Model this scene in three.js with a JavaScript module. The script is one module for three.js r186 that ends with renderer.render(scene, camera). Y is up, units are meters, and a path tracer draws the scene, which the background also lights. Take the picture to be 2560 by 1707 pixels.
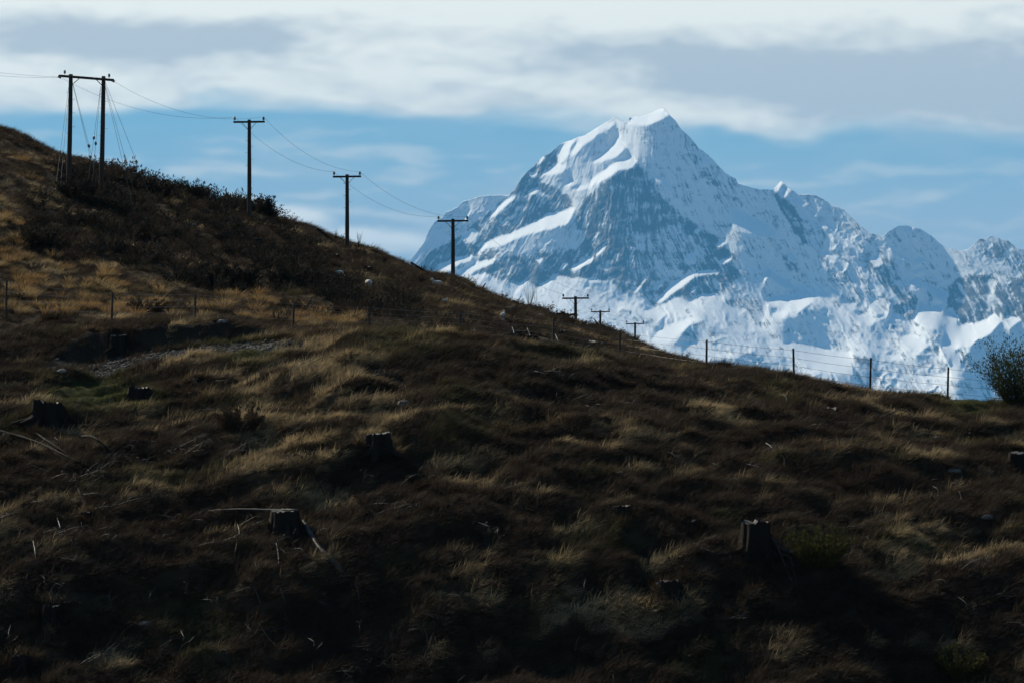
import * as THREE from 'three';
import { mergeGeometries } from 'three/addons/utils/BufferGeometryUtils.js';
import { MarchingCubes } from 'three/addons/objects/MarchingCubes.js';

// ---------------------------------------------------------------- camera, sky, sun, exposure
const F = 9722, HORIZON = 940;                       // focal length and horizon row, in pixels of a 2560 x 1707 picture
const scene = new THREE.Scene();
const camera = new THREE.PerspectiveCamera(2 * Math.atan(853.5 / F) * 180 / Math.PI, 2560 / 1707, 1, 120000);
camera.position.set(0, 0, 0);
camera.rotation.x = Math.atan((HORIZON - 853.5) / F);
camera.updateMatrixWorld();
const renderer = new THREE.WebGLRenderer();
renderer.toneMapping = THREE.LinearToneMapping;
renderer.toneMappingExposure = 1.42;
renderer.shadowMap.enabled = true;

const SUN_AZ = -40 * Math.PI / 180, SUN_EL = 36 * Math.PI / 180;  // ahead and to the left of the camera
const sunDir = new THREE.Vector3(Math.sin(SUN_AZ) * Math.cos(SUN_EL), Math.sin(SUN_EL), -Math.cos(SUN_AZ) * Math.cos(SUN_EL));
const sun = new THREE.DirectionalLight(new THREE.Color(1.0, 0.90, 0.70), 5.0);
sun.position.copy(sunDir).multiplyScalar(400).add(new THREE.Vector3(0, 0, -220));
sun.target.position.set(0, 0, -220);
sun.castShadow = true;
Object.assign(sun.shadow.camera, { left: -120, right: 120, top: 120, bottom: -120, near: 1, far: 900 });
sun.shadow.mapSize.set(4096, 4096);
scene.add(sun, sun.target);

scene.fog = new THREE.FogExp2(new THREE.Color(0.12, 0.50, 1.0), 1.3e-5);

// ---------------------------------------------------------------- small maths
function rng(seed) { let a = seed >>> 0; return () => { a = (a + 0x6D2B79F5) >>> 0; let t = a; t = Math.imul(t ^ (t >>> 15), t | 1); t ^= t + Math.imul(t ^ (t >>> 7), t | 61); return ((t ^ (t >>> 14)) >>> 0) / 4294967296; }; }
const PERM = new Uint8Array(512), GX = new Float32Array(256), GY = new Float32Array(256);
{ const r = rng(7); const p = [...Array(256).keys()]; for (let i = 255; i > 0; i--) { const j = Math.floor(r() * (i + 1)); [p[i], p[j]] = [p[j], p[i]]; } for (let i = 0; i < 512; i++) PERM[i] = p[i & 255]; for (let i = 0; i < 256; i++) { const a = r() * 6.28318; GX[i] = Math.cos(a); GY[i] = Math.sin(a); } }
function noise(x, y) {                                // gradient noise, about -0.7 .. 0.7
  const xi = Math.floor(x), yi = Math.floor(y), fx = x - xi, fy = y - yi, X = xi & 255, Y = yi & 255;
  const u = fx * fx * fx * (fx * (fx * 6 - 15) + 10), v = fy * fy * fy * (fy * (fy * 6 - 15) + 10);
  const a = PERM[PERM[X] + Y], b = PERM[PERM[X + 1] + Y], c = PERM[PERM[X] + Y + 1], d = PERM[PERM[X + 1] + Y + 1];
  const n00 = GX[a] * fx + GY[a] * fy, n10 = GX[b] * (fx - 1) + GY[b] * fy, n01 = GX[c] * fx + GY[c] * (fy - 1), n11 = GX[d] * (fx - 1) + GY[d] * (fy - 1);
  return n00 + u * (n10 - n00) + v * (n01 + u * (n11 - n01) - n00 - u * (n10 - n00));
}
function fbm(x, y, n) { let s = 0, a = 1; for (let i = 0; i < n; i++) { s += a * noise(x, y); x = x * 2.03 + 17.3; y = y * 2.03 - 9.1; a *= 0.5; } return s; }
function ridged(x, y, n) { let s = 0, a = 1; for (let i = 0; i < n; i++) { s += a * (0.5 - Math.abs(noise(x, y)) * 2); x = x * 2.07 + 5.7; y = y * 2.07 + 31.1; a *= 0.5; } return s; }
const clamp = (x, a = 0, b = 1) => x < a ? a : x > b ? b : x;
const smooth = (a, b, x) => { const t = clamp((x - a) / (b - a)); return t * t * (3 - 2 * t); };
const lerp = (a, b, t) => a + (b - a) * t;
function curve(points, x) {                           // piecewise linear through [x, y] pairs
  if (x <= points[0][0]) return points[0][1];
  for (let i = 1; i < points.length; i++) if (x <= points[i][0]) { const [a, b] = points[i - 1], [c, d] = points[i]; return b + (d - b) * (x - a) / (c - a); }
  return points[points.length - 1][1];
}
const srgb = (r, g, b) => new THREE.Color().setRGB(r / 255, g / 255, b / 255, THREE.SRGBColorSpace);

// ---------------------------------------------------------------- the sky: pale air, a broken cloud deck, blue under its edge
{
  const W = 4096, Hh = 4096, data = new Float32Array(W * Hh * 4);
  const DEG = 180 / Math.PI;
  // lower edge of the deck (degrees up, by degrees right of the view axis) goes on as noise elsewhere
  const px2az = (p) => Math.atan((p - 1280) / F) * DEG, py2el = (p) => Math.atan((HORIZON - p) / F) * DEG;
  const edge = [[-400, 268], [0, 272], [260, 268], [500, 256], [850, 262], [1100, 282], [1300, 300], [1500, 314], [1700, 328], [2000, 330], [2150, 318], [2300, 330], [2560, 336], [3000, 330]].map(([a, b]) => [px2az(a), py2el(b)]);
  // thicker, greyer parts of the deck seen in the picture: centre, half sizes (pixels), strength
  const grey = [[250, 105, 420, 52, 1.0], [2330, 215, 560, 110, 1.15], [1700, 165, 230, 50, .7], [560, 100, 200, 50, .7], [1420, 130, 180, 30, .35], [1250, 170, 200, 24, .3]].map(([x, y, w, h, s]) => [px2az(x), py2el(y), w / F * DEG, h / F * DEG, s]);
  const pale = [[420, 0, 900, 40, .8], [1500, 20, 800, 60, .8], [2150, 20, 500, 40, .9], [700, 190, 420, 50, .6], [1750, 285, 480, 40, .8], [100, 190, 250, 50, .7], [1150, 90, 200, 60, .5]].map(([x, y, w, h, s]) => [px2az(x), py2el(y), w / F * DEG, h / F * DEG, s]);
  const puffs = [[590, 512, 60, 16, .9], [735, 545, 75, 26, 1.0], [960, 605, 150, 26, .75], [880, 580, 60, 10, .4]].map(([x, y, w, h, s]) => [px2az(x), py2el(y), w / F * DEG, h / F * DEG, s]);
  const blob = (list, az, el) => { let s = 0; for (const [a, e, w, h, k] of list) { const dx = (az - a) / w, dy = (el - e) / h, q = dx * dx + dy * dy; if (q < 6) s += k * Math.exp(-q * .9); } return s; };
  for (let j = 0; j < Hh; j++) {
    const el = ((j + .5) / Hh - .5) * 180, e = Math.max(el, 0), ey = Math.cos(el / DEG);
    for (let i = 0; i < W; i++) {
      const th = ((i + .5) / W - .5) * 2 * Math.PI, x = Math.cos(th), z = Math.sin(th);
      let r = .3, g = .35, b = .4;
      if (el > -1) {
        let az = Math.atan2(x, -z) * DEG;
        // air: pale at the horizon, blue from three degrees, deep overhead; brighter towards the sun
        const sdot = x * ey * sunDir.x + Math.sin(el / DEG) * sunDir.y + z * ey * sunDir.z, glow = .62 + .28 * Math.max(0, sdot) + .5 * Math.pow(Math.max(0, sdot), 8);
        const low = Math.exp(-Math.pow(e / 2.6, 2)), high = smooth(3, 50, e);
        r = lerp(.12, .030, high) * glow * 1.2; g = lerp(.37, .105, high) * glow * 1.1; b = lerp(.56, .27, high) * glow * 1.05;
        const veil = clamp(low * 1.0 + .35 * smooth(-.15, .5, fbm(az * .22, e * .9 + 40, 4)) * Math.exp(-e / 3.5));
        r = lerp(r, .66, veil); g = lerp(g, .63, veil); b = lerp(b, .57, veil);
        // the deck
        const wx = az + .9 * fbm(az * .35, e * .8, 3), wy = e + .22 * fbm(az * .6 + 9, e * 1.6, 3);
        const inEdge = smooth(14, 8, Math.abs(az));
        let ed = lerp(3.9 + .8 * fbm(az * .05, 3.3, 3), curve(edge, az), inEdge);
        const soft = .16 + .10 * noise(az * .4, 8.8);
        let deck = smooth(-soft, soft * 1.3, wy - ed + .14 * fbm(wx * .5, wy * 4, 4));
        const open = smooth(-.35, .25, fbm(az * .035 + 3, e * .06, 4) + (e - 15) * .035);   // the bank of cloud lies low; overhead it is clear
        deck *= 1 - .96 * open * smooth(7, 12, e);
        const f1 = fbm(wx * .28, wy * 1.5, 5), f2 = fbm(wx * .9 + 4, wy * 3.4, 4);
        const f3 = fbm(wx * 2.6 + 11, wy * 7.5, 4);
        let thick = .36 + .52 * f1 + .36 * f2 + .34 * f3 + .16 * fbm(wx * 6 + 2, wy * 15, 3) + .30 * smooth(6, 14, e);
        thick += inEdge * (blob(grey, wx, wy) * .95 - blob(pale, wx, wy) * .55);
        thick = clamp(thick);
        const lit = (.90 + .25 * Math.max(0, sdot) * Math.max(0, sdot)) * lerp(1, .62, smooth(8, 60, e));
        const cr = lerp(.76, .425, thick) * lit, cg = lerp(.77, .47, thick) * lit, cb = lerp(.70, .49, thick) * lit;
        r = lerp(r, cr, deck * .97); g = lerp(g, cg, deck * .97); b = lerp(b, cb, deck * .97);
        // small cumulus low over the valley
        const low2 = clamp(inEdge * blob(puffs, az + .12 * fbm(az * 3, e * 5, 3), e + .05 * fbm(az * 4 + 7, e * 6, 3)) * 2.2 - .2);
        r = lerp(r, .97, low2 * .85); g = lerp(g, .94, low2 * .85); b = lerp(b, .82, low2 * .85);
        const wisps = .8 * smooth(.0, .45, fbm(wx * .55 + 20, wy * 4.5, 5)) * smooth(.1, 1.0, ed - wy) * (1 - deck) * smooth(1.2, 2.2, e) * Math.exp(-Math.max(0, e - 5) / 6);
        r = lerp(r, .62, wisps * .8); g = lerp(g, .65, wisps * .8); b = lerp(b, .62, wisps * .8);
      }
      const o = (j * W + i) * 4; data[o] = r; data[o + 1] = g; data[o + 2] = b; data[o + 3] = 1;
    }
  }
  const sky = new THREE.DataTexture(data, W, Hh, THREE.RGBAFormat, THREE.FloatType);
  sky.mapping = THREE.EquirectangularReflectionMapping; sky.magFilter = THREE.LinearFilter; sky.minFilter = THREE.LinearFilter; sky.colorSpace = THREE.LinearSRGBColorSpace; sky.needsUpdate = true;
  scene.background = sky; scene.environment = sky;
}

// ---------------------------------------------------------------- naming
const used = new Map();
function numbered(name) { const n = used.get(name) ?? 0; used.set(name, n + 1); return n ? `${name}_${String(n).padStart(3, '0')}` : name; }
function finish(o) { o.traverse((c) => { if (c.isMesh) { c.castShadow = true; c.receiveShadow = true; } }); return o; }
function tag(o, label, category, group) { o.userData.label = label; if (category) o.userData.category = category; if (group) o.userData.group = group; return o; }
function single(name, geometry, material, label, category, group) { const m = new THREE.Mesh(geometry, material); m.name = numbered(name); tag(m, label, category, group); scene.add(finish(m)); return m; }
function root(name, label, category, group, p) { const g = new THREE.Group(); g.name = numbered(name); tag(g, label, category, group); if (p) g.position.copy(p); scene.add(g); return g; }
function part(name, geometry, material, parent) { const m = new THREE.Mesh(geometry, material); m.name = name; parent.add(finish(m)); return m; }
function setting(name, geometry, material, label, category) { const m = single(name, geometry, material, label, category); m.userData.kind = 'structure'; return m; }

// ---------------------------------------------------------------- the snow mountains, about 42 km off
// The relief is surveyed as a map of slopes: k = cotangent of the steepness (gentle shelves 2, cliffs 0.5), l = lean to the left (+) or right (-);
// a least-squares fit turns it into a surface of depth q (units of U metres towards the camera from the summit plane).
const D0 = 42000, U = D0 / F;
const SKYLINE = [[700, 790], [900, 760], [960, 705], [1020, 653], [1040, 630], [1062, 602], [1068, 585], [1076, 569], [1089, 551], [1107, 542], [1114, 530], [1145, 517], [1156, 504], [1180, 496], [1201, 490], [1225, 488], [1271, 487], [1290, 469], [1301, 449], [1321, 426], [1335, 412], [1353, 395], [1379, 379], [1393, 366], [1402, 359], [1416, 353], [1431, 348], [1464, 337], [1491, 319], [1507, 309], [1520, 302], [1530, 296], [1537, 292], [1546, 298], [1554, 302], [1562, 303], [1570, 303], [1574, 295], [1578, 293], [1586, 292], [1594, 289], [1600, 291], [1614, 286], [1634, 279], [1652, 271], [1657, 268], [1661, 268], [1666, 275], [1671, 283], [1680, 292], [1690, 300], [1701, 319], [1710, 328], [1721, 337], [1733, 350], [1746, 368], [1768, 384], [1786, 402], [1800, 418], [1815, 433], [1828, 440], [1840, 446], [1846, 459], [1875, 468], [1902, 474], [1920, 473], [1933, 474], [1943, 464], [1952, 453], [1955, 451], [1960, 456], [1971, 468], [1984, 476], [1996, 485], [2025, 485], [2040, 488], [2052, 493], [2066, 501], [2079, 512], [2095, 517], [2107, 522], [2120, 533], [2134, 547], [2150, 562], [2157, 567], [2174, 582], [2188, 583], [2207, 590], [2219, 581], [2230, 574], [2248, 565], [2266, 563], [2286, 568], [2305, 574], [2322, 583], [2346, 603], [2371, 620], [2391, 625], [2420, 624], [2435, 611], [2451, 596], [2466, 598], [2475, 590], [2482, 587], [2490, 592], [2506, 598], [2520, 600], [2532, 610], [2542, 618], [2560, 624], [2600, 640], [2660, 610], [2720, 600], [2800, 650]];
const zoomed = (x0, y0, s) => (list) => list.map(([x, y]) => [x0 + x / s, y0 + y / s]);
const ZA = zoomed(1000, 250, 4.48), ZB = zoomed(1400, 250, 4.48), ZC = zoomed(1000, 560, 4.48), ZD = zoomed(1450, 560, 4.48), ZE = zoomed(1900, 400, 4.48), ZG = zoomed(2040, 650, 4.48), ZH = zoomed(1706, 500, 2.75);
const SLOPES = [];                                    // [polygon, k, l, rockiness, roughness]
const area = (poly, k, l, rock = 0, rough = .35) => SLOPES.push([poly, k, l, rock, rough]);
// broad faces first
area([[600, 250], [2900, 250], [2900, 1100], [600, 1100]], .82, -.02, .26, .65);
area([[1545, 292], [1572, 300], [1665, 260], [1700, 300], [1850, 455], [1935, 470], [2000, 560], [2070, 650], [2100, 730], [1990, 720], [1915, 725], [1850, 655], [1836, 638], [1749, 573], [1663, 500], [1590, 404], [1553, 345]], .58, -.26, .17, .35);
area([[1690, 300], [1720, 335], [1850, 455], [1840, 520], [1800, 480], [1750, 430], [1720, 390]], .68, -.16, .3, .4);
area([[900, 800], [1060, 600], [1115, 520], [1270, 480], [1230, 530], [1150, 600], [1090, 660], [1040, 700]], .95, .12, .15, .6);
area([[1290, 460], [1353, 390], [1405, 355], [1400, 400], [1350, 450], [1400, 475], [1440, 515], [1380, 550], [1240, 605], [1150, 670], [1040, 690], [1060, 640], [1150, 590], [1230, 525]], .90, .1, .62, .8);
area([[1540, 300], [1553, 345], [1592, 405], [1500, 465], [1445, 515], [1400, 470], [1350, 445], [1395, 400], [1400, 360], [1470, 335]], .92, .1, .1, .4);
area([[1592, 405], [1663, 500], [1749, 573], [1790, 590], [1838, 640], [1850, 700], [1790, 735], [1720, 735], [1640, 770], [1560, 730], [1480, 705], [1400, 710], [1250, 700], [1160, 690], [1200, 640], [1330, 590], [1436, 565], [1445, 515], [1500, 465]], .92, .03, .60, .95);
area([[1260, 615], [1330, 590], [1440, 560], [1470, 590], [1440, 625], [1330, 640], [1250, 640]], .95, .05, .22, .5);
area([[1560, 600], [1700, 560], [1770, 640], [1700, 720], [1600, 700]], .98, .05, .38, .9);
area([[1850, 690], [1930, 740], [1980, 800], [1900, 800], [1800, 740]], 1.0, .0, .25, .7);
area([[1925, 470], [1985, 520], [2020, 575], [2060, 640], [2010, 610], [1960, 545]], .95, .06, .62, .8);
area([[1955, 630], [1985, 632], [2000, 680], [1970, 685]], .7, -.1, .5, .8);
area([[2000, 540], [2060, 570], [2180, 680], [2300, 810], [2340, 870], [2270, 900], [2150, 800], [2060, 680]], .87, .0, .28, .9);
area([[2180, 660], [2220, 640], [2260, 690], [2300, 760], [2310, 800], [2250, 790], [2200, 730]], .98, .06, .5, .8);
area([[2195, 550], [2450, 550], [2570, 640], [2545, 690], [2480, 688], [2400, 690], [2360, 720], [2330, 705], [2280, 700], [2215, 620]], .64, -.12, .14, .35);
area([[2425, 580], [2900, 580], [2900, 700], [2560, 690], [2480, 650], [2440, 625]], .70, -.06, .36, .7);
area([[2360, 760], [2372, 720], [2395, 700], [2425, 686], [2490, 690], [2510, 720], [2560, 690], [2560, 640], [2700, 620], [2700, 830], [2520, 800], [2490, 805], [2440, 815], [2395, 812], [2390, 780]], .85, .02, .60, .95);
area([[2470, 700], [2490, 695], [2490, 780], [2470, 800]], .8, .2, .35, .8);
// foothills
area([[900, 720], [1060, 735], [1156, 694], [1212, 685], [1290, 712], [1318, 703], [1344, 721], [1390, 687], [1446, 694], [1520, 703], [1560, 730], [1600, 755], [1640, 770], [1683, 746], [1700, 742], [1720, 757], [1742, 747], [1762, 735], [1790, 742], [1850, 780], [1920, 835], [1960, 860], [2130, 882], [2145, 905], [2150, 1100], [900, 1100]], 2.2, .55, .10, .8);
area([[1920, 755], [1950, 745], [1985, 722], [2015, 710], [2040, 724], [2075, 745], [2130, 800], [2200, 870], [2290, 940], [2400, 960], [2700, 930], [2700, 1100], [2100, 1100], [1960, 860], [1910, 800]], 1.7, .35, .16, .9);
area([[2050, 740], [2110, 745], [2200, 800], [2330, 860], [2350, 940], [2260, 920], [2150, 830]], 1.1, .05, .24, .7);
area([[2240, 800], [2330, 830], [2360, 900], [2300, 880]], .95, -.05, .2, .5);
area([[2130, 890], [2180, 895], [2220, 960], [2260, 1000], [2160, 1000], [2140, 940]], 1.1, .0, .35, .9);
area([[2170, 940], [2600, 940], [2600, 1100], [2170, 1100]], 1.7, .4, .25, 1);
area([[1770, 905], [1892, 880], [1960, 925], [1960, 1000], [1760, 1000]], .95, -.2, .22, .9);
area([[1720, 815], [1760, 800], [1790, 840], [1830, 880], [1790, 880], [1740, 850], [1690, 860]], .85, -.25, .3, .8);
area([[1550, 775], [1600, 780], [1640, 810], [1680, 835], [1640, 830], [1590, 800]], .9, -.3, .25, .7);
area([[1440, 705], [1520, 705], [1590, 755], [1640, 780], [1600, 770], [1530, 745], [1480, 720]], .9, -.3, .15, .7);
area([[1215, 690], [1290, 716], [1330, 760], [1260, 740]], 1.0, -.25, .06, .6);
area([[1960, 800], [2050, 780], [2110, 830], [2130, 870], [2040, 860]], .95, -.3, .12, .7);
// sunlit shelves and crests
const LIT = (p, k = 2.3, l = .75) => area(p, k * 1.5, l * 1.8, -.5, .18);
LIT(ZB([[770, 250], [790, 200], [870, 180], [960, 165], [1130, 95], [1160, 80], [1158, 140], [1215, 160], [1180, 205], [1090, 230], [1000, 285], [960, 290], [860, 270]]));
area(ZB([[1158, 75], [1215, 150], [1160, 142]]), .6, -.6, .3, .4);
LIT(ZB([[-20, 600], [20, 540], [100, 460], [200, 415], [340, 330], [430, 290], [560, 245], [600, 260], [560, 320], [480, 330], [560, 370], [550, 390], [430, 370], [380, 430], [240, 520], [150, 630], [100, 610], [0, 700]]), 1.9, .8);
area(ZB([[400, 400], [470, 360], [540, 395], [470, 440], [400, 430]]), .8, -.1, 0, .2);
area(ZB([[100, 560], [170, 450], [200, 470], [130, 610]]), .8, 0, .1, .3);
LIT(ZB([[650, 340], [690, 470], [720, 490], [745, 530], [700, 580], [580, 665], [550, 655], [430, 690], [370, 700], [480, 610], [590, 500], [640, 430]]));
LIT(ZB([[790, 630], [855, 690], [830, 760], [740, 765], [640, 800], [540, 860], [430, 930], [400, 960], [450, 830], [560, 740], [700, 670]]), 2.5, .85);
LIT(ZB([[320, 990], [350, 900], [450, 810], [430, 880], [350, 970]]));
LIT(ZB([[60, 975], [130, 890], [190, 940], [120, 960]])); LIT(ZB([[160, 1010], [250, 945], [310, 960], [280, 1000], [200, 1010]]));
LIT(ZA([[1590, 840], [1700, 750], [1790, 715], [1850, 740], [1850, 810], [1700, 835]]));
LIT(ZA([[1010, 1310], [1100, 1195], [1260, 1070], [1268, 1100], [1180, 1190], [1060, 1295]]));
LIT(ZA([[1450, 1040], [1540, 985], [1570, 1020], [1640, 1085], [1560, 1065]])); LIT(ZA([[780, 1500], [820, 1430], [830, 1480]])); LIT(ZA([[690, 1350], [790, 1240], [800, 1260], [720, 1350]]));
LIT(ZA([[1460, 820], [1530, 830], [1540, 870], [1480, 850]])); LIT(ZA([[1540, 720], [1600, 640], [1610, 660], [1570, 710]]));
LIT(ZC([[860, 330], [1000, 195], [1200, 125], [1360, 45], [1480, -5], [1560, -40], [1640, -100], [1800, -130], [1950, -165], [1920, -60], [1860, 0], [1760, 30], [1700, 55], [1530, 85], [1400, 115], [1250, 185], [1130, 235], [980, 265], [900, 315]]), 2.4, .8);
LIT(ZC([[350, 560], [480, 445], [600, 395], [700, 365], [830, 345], [810, 420], [700, 435], [620, 480], [480, 565]])); LIT(ZC([[640, 570], [720, 500], [850, 440], [970, 395], [1095, 385], [1020, 440], [920, 480], [820, 540], [780, 590], [700, 595]]));
LIT(ZC([[700, 130], [790, 70], [880, 100], [840, 190], [720, 220]]), 1.5, .5);
LIT(ZC([[1520, 385], [1615, 395], [1560, 455]])); LIT(ZC([[1920, 500], [2040, 415], [2165, 370], [2160, 412], [2050, 475], [1950, 528]]), 2.6, .9); LIT(ZC([[2180, 360], [2285, 255], [2285, 290], [2200, 355]])); LIT(ZC([[1800, 500], [1860, 425], [1875, 450], [1820, 500]])); LIT(ZC([[1855, 292], [1900, 245], [1912, 268]])); LIT(ZC([[2170, 170], [2235, 95], [2240, 115], [2190, 170]]));
LIT(ZD([[855, 865], [1000, 705], [1130, 620], [1260, 555], [1400, 538], [1500, 525], [1605, 570], [1500, 550], [1300, 575], [1220, 645], [1090, 740], [1000, 805], [890, 890]]), 2, .7);
LIT(ZD([[825, 735], [870, 675], [1000, 595], [960, 645], [860, 715]])); LIT(ZD([[615, 775], [700, 635], [718, 650], [650, 745]])); LIT(ZD([[1240, 775], [1300, 695], [1310, 720], [1260, 775]])); LIT(ZD([[1555, 432], [1690, 375], [1685, 402], [1600, 455]]), 2.6, .9); LIT(ZD([[1560, 225], [1610, 175], [1645, 215], [1560, 250], [1480, 325], [1545, 240]])); LIT(ZD([[1285, 60], [1355, 55], [1310, 112]])); LIT(ZD([[1200, 420], [1230, 350], [1330, 310], [1280, 360]]), 1.8, .6);
area(ZH([[330, 40], [420, 80], [560, 150], [655, 240], [560, 255], [440, 235], [350, 180]]), 1.75, .1, -.3, .3);
area(ZB([[1045, 850], [1080, 820], [1260, 1000], [1250, 1030], [1150, 950]]), 1.9, .2, -.3, .2);
area(ZB([[1490, 560], [1540, 570], [1680, 690], [1700, 740], [1600, 680]]), 1.7, .1, -.3, .2);
LIT(ZH([[560, 448], [650, 520], [785, 612], [700, 600], [600, 530], [570, 565]]), 2.2, .5);
LIT(ZH([[575, 692], [670, 690], [760, 660], [850, 618], [905, 660], [1005, 745], [900, 700], [800, 775], [720, 750], [600, 722]]), 2.6, .6); LIT(ZH([[615, 785], [720, 748], [740, 782], [680, 822]])); LIT(ZH([[720, 362], [760, 365], [795, 420], [740, 425]]), 1.9, .5);
LIT(ZH([[1560, 570], [1620, 528], [1665, 580], [1640, 635]]), 2.4, .5); LIT(ZH([[1670, 565], [1760, 615], [1825, 650], [1800, 705], [1740, 665]]), 2.4, .4);
LIT(ZH([[1630, 700], [1720, 735], [1800, 710], [1830, 645], [1800, 760], [1890, 790], [1905, 855], [2010, 852], [2100, 820], [2150, 785], [2195, 835], [2130, 910], [2010, 975], [1950, 1060], [1960, 1180], [1850, 1210], [1830, 1110], [1780, 1010], [1790, 905], [1700, 885], [1600, 830]]), 2.6, .55);
area(ZH([[1880, 1020], [1920, 1010], [1960, 1090], [1940, 1130]]), .8, -.4, .4, .5); area(ZG([[1640, 980], [1740, 960], [1960, 1000], [1900, 1090], [1760, 1070]]), 1.5, -.1, 0, .2);
LIT(ZH([[2220, 820], [2260, 808], [2330, 830], [2260, 880]]), 2.2, .4);
LIT(ZH([[1240, 955], [1350, 1018], [1500, 1080], [1400, 1085], [1300, 1035]]), 2.4, .6); LIT(ZH([[1090, 690], [1190, 718], [1240, 760], [1180, 760]]), 1.9, .5); LIT(ZH([[1295, 695], [1400, 790], [1340, 790], [1290, 740]]), 1.9, .4); LIT(ZH([[1210, 790], [1330, 830], [1300, 870], [1230, 840]]), 1.7, .4); LIT(ZH([[1480, 940], [1600, 925], [1700, 1000], [1600, 1065]]), 1.8, .3); LIT(ZH([[1290, 405], [1330, 380], [1380, 440], [1330, 460]]), 1.7, .4);
LIT(ZH([[690, 990], [740, 970], [900, 1000], [1160, 1050], [1190, 1200], [900, 1180], [780, 1080]]), 2.2, .45); LIT(ZH([[1830, 1200], [2000, 1180], [2000, 1240], [1600, 1210]]), 2.1, .4);
LIT(ZD([[420, 880], [520, 890], [700, 960], [990, 980], [1010, 1000], [880, 1090], [720, 1010], [560, 960]]), 2.4, .5); LIT(ZD([[780, 1300], [900, 1180], [1100, 1090], [1300, 1060], [1200, 1160], [1000, 1330]]), 2.3, .8); LIT(ZD([[1170, 870], [1250, 880], [1400, 1010], [1600, 1170], [1560, 1180], [1380, 1070]]), 2.2, .5); LIT(ZD([[1330, 820], [1400, 790], [1520, 800], [1750, 1000], [2000, 1200], [1900, 1200], [1650, 1000], [1480, 860]]), 2.2, .6); LIT(ZD([[2090, 850], [2330, 780], [2330, 900], [2180, 930]]), 2.3, .5);
LIT(ZC([[600, 620], [700, 600], [960, 558], [900, 690], [820, 660]]), 2.2, .6); LIT(ZC([[1540, 722], [1650, 640], [1760, 565], [1740, 600], [1640, 720]]), 2.0, .8); LIT(ZC([[1290, 750], [1340, 690], [1420, 640], [1400, 690], [1330, 770]]), 2.0, .8);
LIT(ZE([[130, 335], [180, 290], [247, 228], [258, 270], [215, 350]]), 2.2, .9); LIT(ZE([[235, 375], [310, 308], [342, 370], [300, 425]]), 1.9, .7);
area(ZE([[250, 235], [330, 320], [430, 380], [380, 440], [330, 350]]), .8, -.5, 0, .2);
LIT(ZE([[1650, 795], [1740, 748], [1700, 795]]), 1.8, .6); LIT(ZE([[1730, 1100], [1800, 1085], [1860, 1120], [1760, 1170]]), 1.7, .3); LIT(ZE([[1700, 1230], [1840, 1230], [1780, 1265], [1700, 1270]]), 1.9, .4); LIT(ZE([[1910, 1330], [1960, 1305], [2030, 1345], [1950, 1350]]), 1.8, .4);
const crest = (p, w, k = 2, l = .45) => { for (let i = 1; i < p.length; i++) { const [a, b] = p[i - 1], [c, d] = p[i]; area([[a, b - w], [c, d - w], [c + w * .4, d + w], [a + w * .4, b + w]], k * 1.5, l * 1.8, -.5, .15); } };
crest(ZE([[345, 435], [480, 510], [620, 640]]), 5); crest(ZE([[700, 720], [900, 855], [1000, 940], [1120, 1010]]), 4.5); crest(ZE([[560, 880], [700, 1060]]), 3, 1.7); crest(ZE([[730, 1050], [860, 1110], [980, 1180]]), 4); crest(ZE([[490, 1220], [640, 1400], [760, 1520]]), 3.5, 1.8); crest(ZE([[780, 820], [880, 890], [960, 960]]), 6, 1.6, .2); crest(ZE([[1130, 1190], [1300, 1380], [1430, 1500]]), 4, 1.8); crest(ZE([[40, 1180], [200, 1310], [390, 1440]]), 4); crest(ZE([[1450, 980], [1560, 1080], [1690, 1130]]), 4, 1.9); crest(ZE([[1060, 1370], [1130, 1450]]), 3); crest(ZE([[790, 1450], [900, 1530]]), 4);
crest(ZG([[520, 90], [680, 250], [860, 440]]), 3.5, 1.7, .2); crest(ZG([[290, 500], [450, 640], [700, 870], [800, 960]]), 5, 1.9, .4); crest(ZG([[600, 450], [780, 610]]), 4); crest(ZG([[840, 640], [1000, 690], [1050, 730]]), 4); crest(ZG([[520, 880], [680, 1000], [820, 1080], [960, 1100]]), 6, 2.2, .6); crest(ZG([[1060, 730], [1250, 870]]), 3.5); crest(ZG([[700, 660], [780, 645]]), 3); crest(ZG([[1960, 420], [2010, 260]]), 2, 1.4, .8);

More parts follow.
